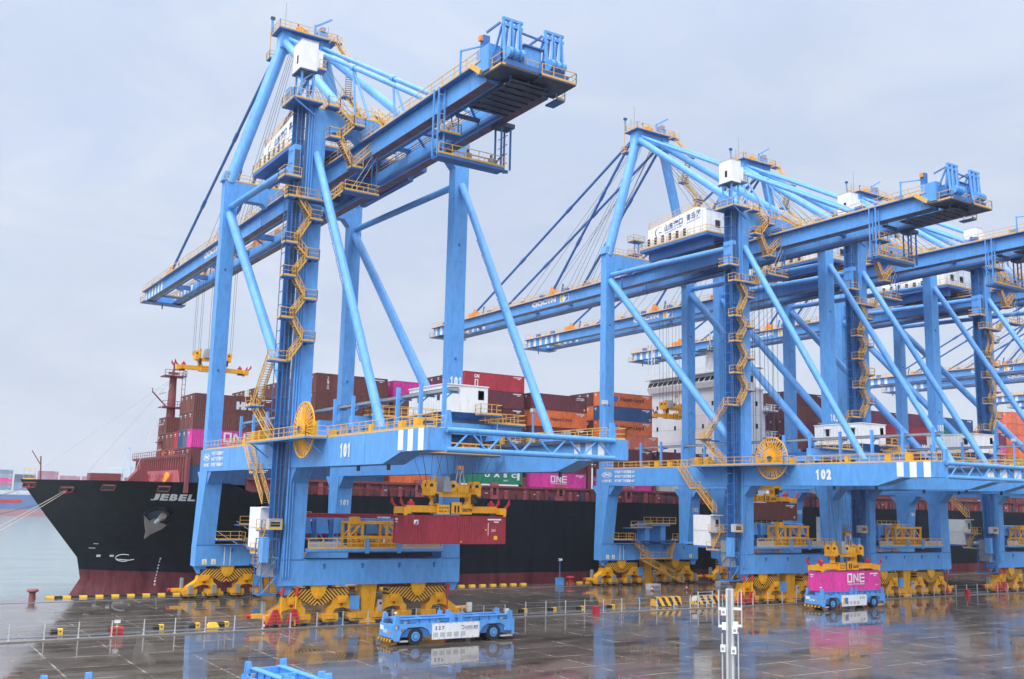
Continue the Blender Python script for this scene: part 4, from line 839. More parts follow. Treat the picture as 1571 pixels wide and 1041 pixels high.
for z, dx in ((9.5, -.22), (8.85, .2), (8.1, .15), (8.15, -.25)): b = MB(); b.box(dx-.09, dx+.09, -.16, -.05, z-.12, z+.14, WHITE); b.box(dx-.05, dx+.05, -.175, -.16, z-.05, z+.05, GREY); b.build('junction_box', t)

# ------------------------------------------------------------------ automated flatbed carriers
def agv(name, x, y, rz, lab, num=None, logo=True, flip=False):
    t = thing('flatbed_carrier', lab, 'vehicle', (x, y, 0), rz, 'automated flatbed carriers')
    b = MB(); hw = 1.45; Lh = 6.7
    b.box(-Lh+.3, Lh-.3, -hw+.1, hw-.1, .75, 1.5, DBLUE)                     # spine
    prof = [(-Lh, .65), (-Lh+.15, .45), (-6.0, .45), (-5.9, .9), (-5.65, 1.35), (-5.0, 1.62), (-3.6, 1.62), (-3.0, 1.35), (-2.75, .9), (2.75, .9), (3.0, 1.35), (3.6, 1.62), (5.0, 1.62), (5.5, 1.4), (5.7, .9), (6.4, .9), (6.4, .5), (Lh, .5), (Lh, 1.95), (-3.4, 1.95), (-Lh+.1, 1.98)]
    for s in (-1, 1): b.prism(prof, lambda u, v, q: (u, q, v), s*hw-.12*(s > 0), s*hw+.12*(s < 0), BLUE)
    b.box(-Lh, -Lh+.5, -hw+.12, hw-.12, .7, 1.9, BLUE); b.box(Lh-.35, Lh, -hw+.12, hw-.12, .8, 1.9, BLUE); b.box(-Lh+.5, Lh-.35, -hw+.12, hw-.12, 1.7, 1.8, BLUE)
    b.build('chassis', t)
    b = MB()
    for s in (-1, 1): b.box(-6.0, 6.2, s*.95-.1, s*.95+.1, 1.8, 2.35, BLUE); b.box(-6.0, 6.2, s*.95-.25, s*.95+.25, 2.32, 2.4, BLUE)
    for x_ in (-5.8, -3.2, 0, 3.2, 6.0): b.box(x_-.1, x_+.1, -.85, .85, 1.85, 2.36, BLUE)
    for s in (-1, 1):
        for k in range(12): b.box(-6+k*1.1, -5.94+k*1.1, s*1.07-.06, s*1.07+.06, 1.8, 2.32, DBLUE)
    b.build('load_frame', t)
    b = MB()
    for s in (-1, 1):
        for x_ in (-5.4, -1.9, 1.7, 5.2): b.box(x_-.16, x_+.16, s*1.3-.1, s*1.3+.1, 1.97, 2.16, GREY); b.tube((x_, s*1.24, 2.0), (x_+1.2, s*1.24, 2.0), .035, RUB, 6)
    b.tube((-6.3, -1.1, 1.95), (-6.3, -1.1, 2.9), .05, GREY, 6); b.box(-6.4, -6.2, -1.2, -1.0, 2.9, 3.05, WHITE); b.box(-6.5, -6.1, .2, .8, 1.9, 2.3, UNDER)
    b.build('deck_fittings', t)
    for x_ in (-6.25, -.35, .55, 6.25):
        for s in (-1, 1):
            b = MB(); o = 1 if x_ < 0 else -1
            b.prism([(x_-.28, 1.95), (x_+.28, 1.95), (x_+.22, 2.75), (x_-.15, 2.75)], lambda u, v, q: (u, q, v), s*1.22-.16, s*1.22+.16, BLUE); b.prism([(s*1.06, 1.95), (s*1.5, 1.95), (s*1.42, 2.8), (s*1.22, 2.8)], lambda u, v, q: (q, u, v), x_-.05, x_+.05, BLUE)
            b.build('corner_guide', t)
    for wx in (-4.3, 4.3):
        for s in (-1, 1):
            b = MB(); disc(b, (wx, s*1.1, .78), (0, 1, 0), .78, .58, RUB, 24)
            for k in range(20):
                a = 2*math.pi*k/20; b.box(wx+math.cos(a)*.77-.045, wx+math.cos(a)*.77+.045, s*1.1-.28, s*1.1+.28, .78+math.sin(a)*.77-.045, .78+math.sin(a)*.77+.045, RUB)
            w = b.build('wheel', t)
            b = MB(); disc(b, (wx, s*1.4, .78), (0, 1, 0), .43, .06, BLUE, 20); disc(b, (wx, s*1.42, .78), (0, 1, 0), .3, .1, DBLUE, 18); disc(b, (wx, s*1.45, .78), (0, 1, 0), .2, .12, BLUE, 12); b.build('rim', w)
    for s in (-1, 1):
        b = MB(); Y = s*(hw+.02); b.box(-2.6, 2.6, min(Y, Y+s*.05), max(Y, Y+s*.05), .42, 1.88, WHITE)
        for k in range(5): b.box(-2.5+k*.75, -1.95+k*.75, Y+s*.055-.006, Y+s*.055+.006, .62, 1.05, LGREY)
        for k in range(9):
            for z in (.5, 1.8): b.box(-2.5+k*.62, -2.42+k*.62, Y+s*.055-.006, Y+s*.055+.006, z, z+.06, UNDER)
        p = b.build('side_panel', t)
        b = MB(); q = Y+s*.07
        if num: put_text(b, num, ((-2.3, q, 1.28) if not logo else (1.1, q, 1.28)) if s < 0 else (2.3, q, 1.25), (-s, 0, 0), (0, 0, 1), 1.0, .34, LETB, .03, 1.6)
        if num: b.build('panel_lettering', p); b = MB()
        if logo and s < 0:
            b.box(-2.3, -1.35, q-.004, q+.004, .7, 1.55, MIDB); b.poly([(-2.3, q-.006, .7), (-1.9, q-.006, .7), (-2.05, q-.006, 1.2), (-1.9, q-.006, 1.55), (-2.3, q-.006, 1.55)], [(0, 1, 2, 3, 4)], SYEL)
        elif s < 0:
            put_text(b, '山东港口', (1.0, q, 1.3), (1, 0, 0), (0, 0, 1), .8, .26, LETB, .02); put_text(b, '青岛港', (1.95, q, 1.3), (1, 0, 0), (0, 0, 1), .5, .26, LETB, .02); put_text(b, 'SHANDONG PORT', (1.0, q, 1.2), (1, 0, 0), (0, 0, 1), 1.45, .06, LETB, .02)
            for k in range(14): a = .7+k*.33; b.poly([(.7-.2*math.cos(a), q, 1.42+.2*math.sin(a)), (.7-.2*math.cos(a+.33), q, 1.42+.2*math.sin(a+.33)), (.7-.14*math.cos(a+.33), q, 1.42+.14*math.sin(a+.33)), (.7-.14*math.cos(a), q, 1.42+.14*math.sin(a))], [(0, 1, 2, 3)], LETB)
        if b.v: b.build('panel_lettering', p)
    b = MB((-Lh, 0, .35)); b.box(-Lh-.12, -Lh+.1, -hw, hw, .35, .6, HAZS); b.build('front_bumper', t)
    b = MB(); b.box(-Lh-.02, -Lh+.02, -.9, -.3, 1.05, 1.25, ORANGE); b.box(-Lh-.03, -Lh, .5, 1.2, 1.3, 1.7, WHITE); b.box(-5.85, -5.5, -hw-.02, -hw+.02, 1.3, 1.5, UNDER); b.box(-5.75, -5.6, -hw-.03, -hw, 1.34, 1.46, ORANGE); b.build('headlight', t)
    b = MB(); b.box(5.6, 6.45, -1.42, 1.42, .95, 1.6, WHITE); b.box(-5.9, -5.0, -1.3, 1.3, .3, .45, LGREY); b.box(5.2, 6.6, -1.3, 1.3, .3, .45, LGREY); b.build('equipment_box', t)
    b = MB()
    if num: put_text(b, num, (-Lh-.01, .6, 1.1), (0, -1, 0), (0, 0, 1), .9, .3, LETW, .03)
    b.box(-6.5, -6.05, -hw-.012, -hw-.004, 1.45, 1.85, MIDB); b.box(-6.45, -6.27, -hw-.02, -hw-.012, 1.5, 1.8, SYEL); b.build('front_lettering', t)
    return t
agv('a', .7, -14.9, 0, 'empty blue flatbed carrier with white side panel reading 327, before the nearest crane', '327', False)
agv('b', 68.2, -7.4, 0, 'blue flatbed carrier 374 loaded with the pink container under crane 102', '374', True)
agv('c', -37.4, -42.9, R(90), 'blue flatbed carrier only whose corner guides show at the bottom left corner', None, False)
agv('d', -24.7, -42.6, R(94), 'blue flatbed carrier with open load frame, cut off by the bottom edge left of centre', None, False)

# ------------------------------------------------------------------ shipping containers
def box_mesh(L, H, W=2.44):
    b = MB(); p = .28; dep = .045; n = int((L-.5)/p); fr = .13
    def side(s):
        y0 = s*W/2; yi = s*(W/2-dep); x = -L/2+.2; pts = []; fs = []; pr = [(-L/2+.12, yi)]
        for k in range(n):
            x = -L/2+.2+k*(L-.4)/n; w = (L-.4)/n
            pr += [(x, yi), (x+.25*w, yi), (x+.5*w, y0), (x+.75*w, y0)]
        pr += [(L/2-.2, yi), (L/2-.12, yi)]
        for (xx, yy) in pr: pts += [(xx, yy, .16), (xx, yy, H-.1)]
        for k in range(len(pr)-1): q = (2*k, 2*k+2, 2*k+3, 2*k+1); fs.append(q if s < 0 else q[::-1])
        b.poly(pts, fs, BOX)
    side(-1); side(1)
    for s in (-1, 1):
        b.box(-L/2+fr, L/2-fr, s*(W/2-.06)-.06, s*(W/2-.06)+.055, 0, .17, BOX); b.box(-L/2+fr, L/2-fr, s*(W/2-.05)-.05, s*(W/2-.05)+.045, H-.11, H-.003, BOX)
        for e in (-1, 1): b.box(e*(L/2-fr/2)-fr/2, e*(L/2-fr/2)+fr/2, s*(W/2-fr/2)-fr/2, s*(W/2-fr/2)+fr/2, 0, H, BOX)
    for e in (-1, 1):
        x = e*(L/2-.06); b.box(x-.05, x+.05, -W/2+fr, W/2-fr, 0, .16, BOX); b.box(x-.05, x+.05, -W/2+fr, W/2-fr, H-.12, H-.004, BOX)
    for s in (-1, 1):
        y = s*(W/2+.004); b.box(s*-.0+L/2-2.3 if s < 0 else -L/2+.6, L/2-.6 if s < 0 else -L/2+2.3, min(y, y+s*.004), max(y, y+s*.004), H-.42, H-.27, LETW); b.box(L/2-1.5 if s < 0 else -L/2+.9, L/2-.9 if s < 0 else -L/2+1.5, min(y, y+s*.004), max(y, y+s*.004), H-.66, H-.54, LETW)
    b.box(-L/2+.03, -L/2+.045, .35, .95, H-.5, H-.36, LETW); b.box(-L/2+.03, -L/2+.045, .45, .85, H-.75, H-.64, LETW)
    x = L/2-.1; b.box(x-.02, x+.02, -W/2+fr, W/2-fr, .16, H-.12, BOX)
    for yy in (-.8, -.35, .35, .8): b.bar((x+.06, yy, .1), (x+.06, yy, H-.1), .05, .05, GREY)
    pr = []; m = 7
    for k in range(m): w = (W-.26)/m; y = -W/2+.13+k*w; pr += [(y, -L/2+.1), (y+.3*w, -L/2+.1), (y+.5*w, -L/2+.05), (y+.8*w, -L/2+.05)]
    pr.append((W/2-.13, -L/2+.1)); pts = []; fs = []
    for (yy, xx) in pr: pts += [(xx, yy, .16), (xx, yy, H-.12)]
    for k in range(len(pr)-1): fs.append((2*k+1, 2*k+3, 2*k+2, 2*k))
    b.poly(pts, fs, BOX)
    b.poly([(-L/2+.1, -W/2+.1, H-.03), (L/2-.1, -W/2+.1, H-.03), (L/2-.1, W/2-.1, H-.03), (-L/2+.1, W/2-.1, H-.03)], [(0, 1, 2, 3)], BOX)
    b.poly([(-L/2+.1, -W/2+.1, .1), (L/2-.1, -W/2+.1, .1), (L/2-.1, W/2-.1, .1), (-L/2+.1, W/2-.1, .1)], [(3, 2, 1, 0)], BOX)
    me = bpy.data.meshes.new('shipping_container'); me.from_pydata([tuple(v) for v in b.v], [], b.f)
    for mm in b.mats: me.materials.append(mm)
    me.polygons.foreach_set('material_index', b.m); me.update(); return me
BM = {('40', 2.9): box_mesh(12.19, 2.9), ('40', 2.59): box_mesh(12.19, 2.59), ('20', 2.59): box_mesh(6.06, 2.59), ('45', 2.59): box_mesh(13.7, 2.59)}
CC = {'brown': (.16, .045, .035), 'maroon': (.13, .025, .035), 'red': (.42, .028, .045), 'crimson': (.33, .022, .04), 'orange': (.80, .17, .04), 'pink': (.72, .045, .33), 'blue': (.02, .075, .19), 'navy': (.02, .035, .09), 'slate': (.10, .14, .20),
      'green': (.012, .20, .105), 'purple': (.28, .02, .22), 'white': (.6, .6, .58), 'salmon': (.72, .17, .09), 'hazed blue': (.20, .28, .40), 'hazed pink': (.42, .22, .28), 'hazed grey': (.34, .38, .42), 'plum': (.17, .03, .065)}  # muted blue, pink and grey for the distant ship have haze painted in
def one_logo(b, x, z, w, y, up=1):
    h = w*.34; s = w/10.6; B = lambda x0, x1, z0, z1: b.box(x+x0*s, x+x1*s, y-.012, y, z+z0*s, z+z1*s, LETW)
    B(0, 3, 0, .62); B(0, 3, 2.98, 3.6); B(0, .7, .62, 2.98); B(2.3, 3, .62, 2.98)
    B(3.7, 4.35, 0, 3.6); B(6.2, 6.85, 0, 3.6)
    b.poly([(x+3.7*s, y-.012, z+3.6*s), (x+4.5*s, y-.012, z+3.6*s), (x+6.85*s, y-.012, z), (x+6.05*s, y-.012, z)], [(3, 2, 1, 0)], LETW)
    B(7.5, 8.2, 0, 3.6); B(8.2, 10.6, 0, .62); B(8.2, 10.6, 1.5, 2.1); B(8.2, 10.6, 2.98, 3.6)
    put_text(b, 'OCEAN NETWORK EXPRESS', (x, y-.012, z-.75*s*1.2), (1, 0, 0), (0, 0, 1), w, .5*s, LETW, .03)
def logo_mesh(kind, L, H):
    b = MB(); y = -1.225; rt = (1, 0, 0); up = (0, 0, 1)
    if kind == 'ONE': one_logo(b, -1.7, .85*H/2.6, 3.5, y)
    elif kind == 'ONEsmall': one_logo(b, -1.5, .9, 4.2, y)
    elif kind == 'HAPAG':
        put_text(b, 'Hapag-Lloyd', (-1.6, y, .85), rt, up, 5.6, 1.05, LETK, .02)
        for k in range(2): b.poly([(-3.9+k*.75, y, .85), (-3.2+k*.75, y, .85), (-2.85+k*.75, y, 1.9), (-3.55+k*.75, y, 1.9)], [(0, 1, 2, 3)], MIDB)
    elif kind == 'HAPAGT': put_text(b, 'Hapag-Lloyd', (-1.9, y, .95), rt, up, 4.6, .8, LETK, .02)
    elif kind == 'UASC':
        put_text(b, 'UASC', (-1.6, y, 1.1), rt, up, 6.5, .75, LETW, .06, 2.2)
        put_text(b, '280417', (2.2, y, .45), rt, up, 1.0, .3, LETW, .02); b.box(5.0, 5.5, y-.01, y, .7, 2.1, LETW)
    elif kind == 'CAI': put_text(b, 'CAI', (-5.2, y, 1.3), rt, up, 1.3, .7, LETW, .06); b.box(4.6, 4.75, y-.01, y, .4, 2.2, LETW); b.box(5.0, 5.15, y-.01, y, .4, 2.2, LETW)
    elif kind == 'CAITOP': put_text(b, 'CAI', (-4.2, y, 1.9), rt, up, 1.0, .6, LETW, .06); b.box(-4.1, -3.9, y-.01, y, .3, 1.5, LETW); b.box(-3.6, -3.4, y-.01, y, .3, 1.5, LETW); b.box(-4.1, -3.4, y-.01, y, 1.5, 1.65, LETW)
    elif kind == 'HMM': put_text(b, 'HMM', (.1, y, .6), rt, up, 3.4, 1.15, LETW, .10)
    elif kind == 'TRITON':
        for k, c in enumerate('TRITON'): put_text(b, c, (-4.3, y, 2.1-k*.33), rt, up, .32, .27, LETW, .03)
    elif kind == 'SMALL':
        put_text(b, 'DFSU 7204', (3.6, y, 2.15), rt, up, 1.9, .22, LETW, .02); b.box(5.35, 5.7, y-.01, y, .3, .7, SYEL)
    elif kind == 'HUNG':
        b.box(3.85, 3.92, y-.01, y, .9, 2.2, LETW); put_text(b, '22G1', (4.3, y, 1.3), rt, up, .5, .25, LETW, .02); b.box(4.6, 5.05, y-.01, y, .45, .85, SYEL); b.box(-5.0, -4.5, y-.01, y, 2.0, 2.45, LETW); b.poly([(-4.95, y-.012, 2.05), (-4.6, y-.012, 2.05), (-4.6, y-.012, 2.4)], [(0, 1, 2)], LETB); b.box(.5, .7, y-.01, y, .18, .3, SYEL); b.box(3.5, 3.7, y-.01, y, 1.4, 1.55, SYEL)
    elif kind == 'MARKS': put_text(b, 'ONEU 374', (4.9, y, .6), rt, up, .7, .18, LETW, .02); one_logo(b, -1.0, 1.1, 3.6, y)
    return b
LOGO = {}
def container(x, y, z, col, label, L='40', H=2.59, logo=None, group='containers stacked on the ship', jit=.12):
    o = bpy.data.objects.new('shipping_container', BM[(L, H)]); COL.objects.link(o); o.location = (x, y, z)
    c = CC[col]; k = 1+rnd.uniform(-jit, jit); o.color = (min(1, c[0]*k), min(1, c[1]*k*rnd.uniform(.95, 1.05)), min(1, c[2]*k), 1)
    tag(o, label, 'container', group)
    if logo:
        if logo not in LOGO:
            LOGO[logo] = logo_mesh(logo, 12.19, H).build('lettering', o)
        else:
            q = LOGO[logo].copy(); COL.objects.link(q); q.parent = o
    return o
ORD = ['top', 'second from top', 'third from top', 'fourth from top', 'fifth from top', 'sixth from top', 'seventh from top', 'eighth from top']
def bay(x0, top, hc, tops, rows, where, y0=44.0):
    """outer row from the top down as colour or (colour, lettering); hc: how many of the upper tiers are high boxes; rows: (row inboard, first tier, colours)"""
    zs = []; z = top
    for k in range(len(tops)): z -= 2.92 if k < hc else 2.61; zs.append(z)
    for k, it in enumerate(tops):
        col, logo = it if isinstance(it, tuple) else (it, None)
        lt = '45' if logo == 'LONG' else '40'
        container(x0+6.095+(0.75 if lt == '45' else 0), y0+1.22, zs[k], col, f'{col} container, {ORD[k]} in the outer stack {where}', lt, 2.9 if k < hc and lt == '40' else 2.59, None if logo == 'LONG' else logo)
    for r, k0, cols in rows:
        for j, col in enumerate(cols):
            k = k0+j; container(x0+6.095, y0+1.22+r*2.5, zs[k], col, f'{col} container, {ORD[k]}, row {r+1} inboard, {where}', '40', 2.9 if k < hc else 2.59)
W = 'behind the first blue leg'
bay(-9.35, 28.0, 0, [('brown', 'HMM'), ('brown', 'TRITON'), ('pink', 'ONEsmall'), ('brown', 'SMALL'), ('blue', 'SMALL')], [(1, 0, ['brown', 'brown', 'slate', 'maroon', 'brown']), (2, 0, ['brown', 'brown', 'blue', 'brown', 'navy']), (3, 2, ['red', 'brown', 'blue']), (4, 2, ['brown', 'orange', 'navy']), (5, 2, ['brown', 'brown', 'brown']), (6, 1, ['brown', 'maroon', 'orange', 'navy']), (7, 1, ['brown', 'maroon', 'brown', 'blue'])], W)
rowC = []
for r in range(1, 17): rowC.append((r, 0, [rnd.choice(['brown', 'brown', 'maroon', 'brown']) if r not in (10, 13) else 'white', 'navy' if r == 6 else rnd.choice(['brown', 'brown', 'maroon', 'red', 'brown']), rnd.choice(['brown', 'blue', 'maroon', 'brown'])]))
bay(9.1, 32.6, 3, [('brown', 'TRITON'), ('brown', 'SMALL'), 'brown', 'brown', ('brown', 'SMALL'), 'blue'], rowC, 'right of the zigzag stairs')
bay(22.4, 32.5, 3, [('pink', 'ONE'), 'brown', ('orange', 'HAPAGT'), 'maroon', 'brown', 'orange'], [(1, 0, ['pink', 'brown', 'brown']), (2, 0, ['pink', 'maroon'])], 'behind the white trolley house')
bay(35.6, 35.3, 2, [('red', 'CAITOP'), 'maroon', 'maroon', 'brown', 'maroon', 'maroon', ('green', 'UASC')], [(1, 0, ['maroon', 'brown']), (2, 0, ['green', 'brown']), (3, 0, ['maroon', 'brown']), (4, 0, ['maroon', 'maroon']), (5, 0, ['brown', 'brown'])], 'right of leg number 101')
bay(49.4, 32.65, 3, [('maroon', 'SMALL'), ('orange', 'HAPAGT'), 'maroon', 'brown', 'maroon', ('pink', 'ONE')], [(1, 0, ['maroon', 'brown']), (2, 0, ['brown', 'brown'])], 'by the right brace of crane 101')
bay(65.0, 34.1, 0, [('orange', 'HAPAG'), ('blue', 'SMALL'), ('orange', 'HAPAG'), ('salmon', 'LONG'), ('maroon', 'TRITON'), 'maroon', ('pink', 'ONE')], [(1, 0, ['maroon', 'orange', 'maroon', 'brown']), (2, 0, ['brown', 'maroon', 'brown']), (3, 0, ['maroon', 'blue'])], 'left of the deckhouse')
bay(79.6, 23.6, 0, [('maroon', 'SMALL'), 'brown', 'white'], [(1, 0, ['brown']), (2, 0, ['brown'])], 'low beside the deckhouse')
bay(114.2, 38.0, 4, ['maroon', 'brown', 'plum', 'brown', 'maroon', 'brown', 'maroon', 'brown'], [(1, 0, ['brown', 'plum', 'brown', 'maroon', 'blue']), (2, 0, ['brown', 'purple', 'purple', 'maroon', 'brown']), (3, 0, ['blue', 'brown', 'purple', 'brown', 'maroon']), (4, 0, ['white', 'brown', 'maroon', 'purple']), (5, 0, ['brown', 'maroon', 'plum', 'brown']), (6, 0, ['brown', 'brown', 'maroon'])], 'just aft of the deckhouse')
bay(127.4, 35.2, 2, ['maroon', 'plum', ('blue', 'SMALL'), 'maroon', 'brown', 'maroon', 'brown'], [(1, 0, ['brown', 'maroon']), (2, 0, ['maroon', 'brown'])], 'second aft of the deckhouse')
bay(140.6, 35.8, 4, ['plum', 'red', 'maroon', ('brown', 'HMM'), 'maroon', 'brown', 'brown'], [(1, 0, ['plum', 'maroon', 'maroon']), (2, 0, ['maroon', 'red'])], 'behind the stairs of crane 103')
bay(153.8, 36.0, 4, ['plum', 'crimson', ('plum', 'HMM'), 'maroon', 'brown', 'plum', 'brown'], [(1, 0, ['orange', 'green', 'maroon']), (2, 0, ['plum', 'maroon', 'plum'])], 'left of the green pair')
bay(168.5, 36.0, 4, ['blue', ('green', 'UASC'), ('green', 'UASC'), 'plum', 'red', ('red', 'CAI'), 'brown'], [(1, 0, ['orange', 'plum', 'maroon']), (2, 0, ['orange', 'green', 'maroon'])], 'with the two green boxes')
bay(182.5, 33.5, 4, ['plum', ('pink', 'ONE'), 'maroon', 'brown', 'maroon', 'brown'], [(1, 0, ['maroon', 'plum'])], 'left of the fourth lift shaft')
bay(197.5, 39.3, 7, ['salmon', 'salmon', 'salmon', ('orange', 'SMALL'), 'green', 'red', 'orange', 'brown'], [(1, 0, ['salmon', 'orange', 'salmon']), (2, 0, ['salmon', 'orange'])], 'at the right edge')
bay(211.5, 36.0, 4, ['salmon', 'orange', 'salmon', 'maroon', 'brown', 'red', 'brown'], [(1, 0, ['orange', 'salmon'])], 'farthest right')

# ------------------------------------------------------------------ the container ship
ship = thing('container_ship', 'huge black-hulled container ship moored along the quay, bow at left', 'ship', (0, 0, 0))
CL = 67.0; HB = 24.0; SX1 = 330
def stem(z):
    P = [(-9, -17.0), (-4, -20.6), (-2.6, -20.2), (0.2, -18.6), (3.4, -19.3), (9.8, -24.4), (15.1, -28.4)]
    for (za, xa), (zb, xb) in zip(P, P[1:]):
        if z <= zb: return xa+(xb-xa)*max(0, (z-za))/(zb-za)
    return P[-1][1]
def half(x, z):
    t = min(1, max(0, (z+3)/18)); Lr = 62-34*t; ex = 1.75+1.1*t
    s = min(1, max(0, (x-stem(z))/Lr)); hb = HB*(1-(1-s)**ex)
    if z < 3.4: hb = max(hb, min(1.6, (x-stem(z))*.9) if x > stem(z) else 0)
    return hb
b = MB(); zs = [-9, -4, -2.6, -1, .2, 1.6, 3.4, 5.5, 7.6, 9.8, 11.5, 13.3, 13.31, 15.1]; NS = 60
def xst(k, z): s = (k/NS); return stem(z)+ (SX1-stem(z))*(s**3.2)
def top(x, z): return z if x < -1.5 else min(z, 13.85)
for sg in (-1, 1):
    base = len(b.v); pts = []
    for z in zs:
        for k in range(NS+1):
            x = xst(k, z); zz = z if z <= 13.4 else (z if x < -3.2 else 13.85 if x > -.2 else z+(13.85-z)*(x+3.2)/3.0)
            pts.append((x, CL+sg*half(x, z), zz))
    fs = []
    for i in range(len(zs)-1):
        for k in range(NS):
            a = i*(NS+1)+k; q = (a, a+1, a+NS+2, a+NS+1); fs.append(q if sg < 0 else q[::-1])
    b.poly(pts, fs, HULL)
hull = b.build('hull', ship)
me = hull.data; me.polygons.foreach_set('use_smooth', [True]*len(me.polygons))
b = MB(); ring = [(xst(k, 13.3), k) for k in range(NS+1)]
pts = [(x, CL-half(x, 13.3)+.1, 13.4) for x, k in ring]+[(x, CL+half(x, 13.3)-.1, 13.4) for x, k in ring]
b.poly(pts, [(k, k+1, NS+2+k, NS+1+k) for k in range(NS)], MAROON)
b.box(SX1-.1, SX1, CL-HB, CL+HB, -8, 13.8, HULL)
b.build('deck', ship)
def on_hull(p, out=.05): return Vector((p.x, CL-half(p.x, p.z)-out, p.z))
b = MB()
for k, c in enumerate('JEBEL'): put_text(b, c, (-13.3+k*1.12, 50, 12.45), (1, 0, 0), (0, 0, 1), .95, .95, LETW, .05, 1, lambda p: on_hull(Vector(p), .08))
for i in range(9): put_text(b, str(i), (-9.2, 50, -.5+i*.5), (1, 0, 0), (0, 0, 1), .2, .3, LETW, .03, 1, lambda p: on_hull(Vector(p), .08))
for x, z, w, h in ((-18.2, 4.9, .8, .1), (-17.8, 5.6, .6, .1), (-17, 3.6, .5, .35), (-15.4, 3.7, .5, .3)): b.poly([on_hull(Vector(p), .08) for p in ((x, 0, z), (x+w, 0, z), (x+w, 0, z+h), (x, 0, z+h))], [(0, 1, 2, 3)], LETW)
arc = [(-13.6+1.0*math.cos(a*.35), 3.6+.55*math.sin(a*.35)) for a in range(3, 16)]
for (xa, za), (xb, zb) in zip(arc, arc[1:]): b.bar(on_hull(Vector((xa, 0, za))), on_hull(Vector((xb, 0, zb))), .09, .09, LETW)
b.bar(on_hull(Vector((-14.4, 0, 3.35))), on_hull(Vector((-12.9, 0, 3.25))), .09, .09, LETW); b.bar(on_hull(Vector((-12.9, 0, 3.25))), on_hull(Vector((-12.3, 0, 3.4))), .09, .09, LETW)
for x, z, w in ((38.5, 7.2, 1.2), (71, 9.6, 1.0)): put_text(b, 'TUG', (x, 42.95, z), (1, 0, 0), (0, 0, 1), w, .25, LETW, .03)
b.build('hull_lettering', ship)
# anchor in its pocket
b = MB(); c = Vector((-11.6, 0, 10.0))
ring = [on_hull(Vector((c.x+1.5*math.cos(a*.4), 0, c.z+1.0*math.sin(a*.4)+.3)), .1) for a in range(16)]
for p, q in zip(ring, ring[1:]+ring[:1]): b.tube(p, q, .28, LGREY if False else HULL, 8)
b.poly([p+Vector((0, .05, 0)) for p in ring], [tuple(range(15, -1, -1))], UNDER); b.build('anchor_pocket', ship)
b = MB(); H_ = lambda x, z, o: on_hull(Vector((x, 0, z)), o)
pts = [(-13.3, 10.2), (-12.4, 9.4), (-11.9, 9.8), (-11.3, 9.3), (-10.2, 8.9), (-10.5, 8.3), (-11.6, 7.4), (-12.1, 6.7), (-12.25, 7.8), (-12.7, 8.8)]
n = len(pts); P3 = [H_(x, z, .75) for x, z in pts]+[H_(x, z, .25) for x, z in pts]
b.poly(P3, [tuple(range(n)), tuple(range(2*n-1, n-1, -1))]+[(k, n+k, n+(k+1) % n, (k+1) % n) for k in range(n)], ANCH)
b.tube(H_(-11.6, 9.2, .8), H_(-11.0, 10.4, .55), .32, LGREY, 10); b.tube(H_(-11.2, 9.9, .9), H_(-11.1, 10.3, .9), .5, ANCH, 12)
b.build('anchor', ship)
# fairleads and forecastle gear
for x, z, m in ((-27.2, 14.3, RED), (-23.0, 13.7, RED), (-12.2, 14.1, GREY), (-7.0, 14.2, GREY), (-18.6, 14.1, GREY)):
    b = MB(); b.bar(H_(x-.7, z-.35, .06), H_(x+.7, z-.35, .06), .18, .18, MAROON); b.bar(H_(x-.7, z+.35, .06), H_(x+.7, z+.35, .06), .18, .18, MAROON)
    for d in (-.7, .7): b.bar(H_(x+d, z-.35, .06), H_(x+d, z+.35, .06), .18, .18, MAROON)
    b.poly([H_(x-.6, z-.3, .05), H_(x+.6, z-.3, .05), H_(x+.6, z+.3, .05), H_(x-.6, z+.3, .05)], [(0, 1, 2, 3)], DARK)
    if m is RED: b.tube(H_(x+.2, z-.2, .2), H_(x-.3, z-.5, 1.0), .3, RED, 8, .12)
    b.build('fairlead', ship)
b = MB()
b.rail([(-28, 66.5, 15.1), (-26.8, 63.8, 15.1)], 1.6); b.bar((-25.8, 64.5, 14), (-26.2, 64, 18.6), .14, .14, MAROON); b.bar((-26.2, 64, 17.4), (-27.5, 64, 19.4), .12, .12, MAROON)
b.build('bow_railing', ship)
b = MB()
b.box(-20.5, -16.2, 55.5, 58, 14.2, 16.2, MAROON); b.prism([(-16, 14), (-11.5, 14), (-12.2, 17), (-13.4, 17)], lambda u, v, t: (u, t, v), 57, 59, MAROON); b.box(-13.2, -11.8, 57, 58, 17, 18, MAROON)
b.build('forecastle_house', ship)
for x, y in ((-9.0, 53.5), (-6.5, 53.0)):
    b = MB(); b.box(x-1, x+1, y-.8, y+.8, 14, 15.4, YEL); b.tube((x-1.2, y-1, 15.6), (x+1.4, y-1, 15.6), .7, CREAM if x < -8 else YEL, 12); b.tube((x+1.4, y-1, 15.6), (x+1.7, y-1, 15.6), 1.0, YEL if x < -8 else RED, 14); b.tube((x-1.5, y-1, 15.6), (x-1.2, y-1, 15.6), 1.0, YEL, 14); b.rail([(x-2.0, y-1.8, 14), (x+2, y-1.8, 14)], 1.6, .8, .05, SYEL)
    b.build('mooring_winch', ship)
b = MB(); b.prism([(45.6, 13.6), (70, 13.6), (70, 16.9), (48.0, 16.9)], lambda u, v, t: (t, u, v), -10.15, -9.85, MPINK)
for k in range(10): b.box(-10.18, -10.15, 50+k*1.9, 50.4+k*1.9, 15.9, 16.2, DARK)
for y in (50, 57, 64): b.prism([(-10.1, 13.6), (-12.0, 13.6), (-10.1, 16.8)], lambda u, v, t: (u, t, v), y-.1, y+.1, MPINK)
b.build('breakwater', ship)
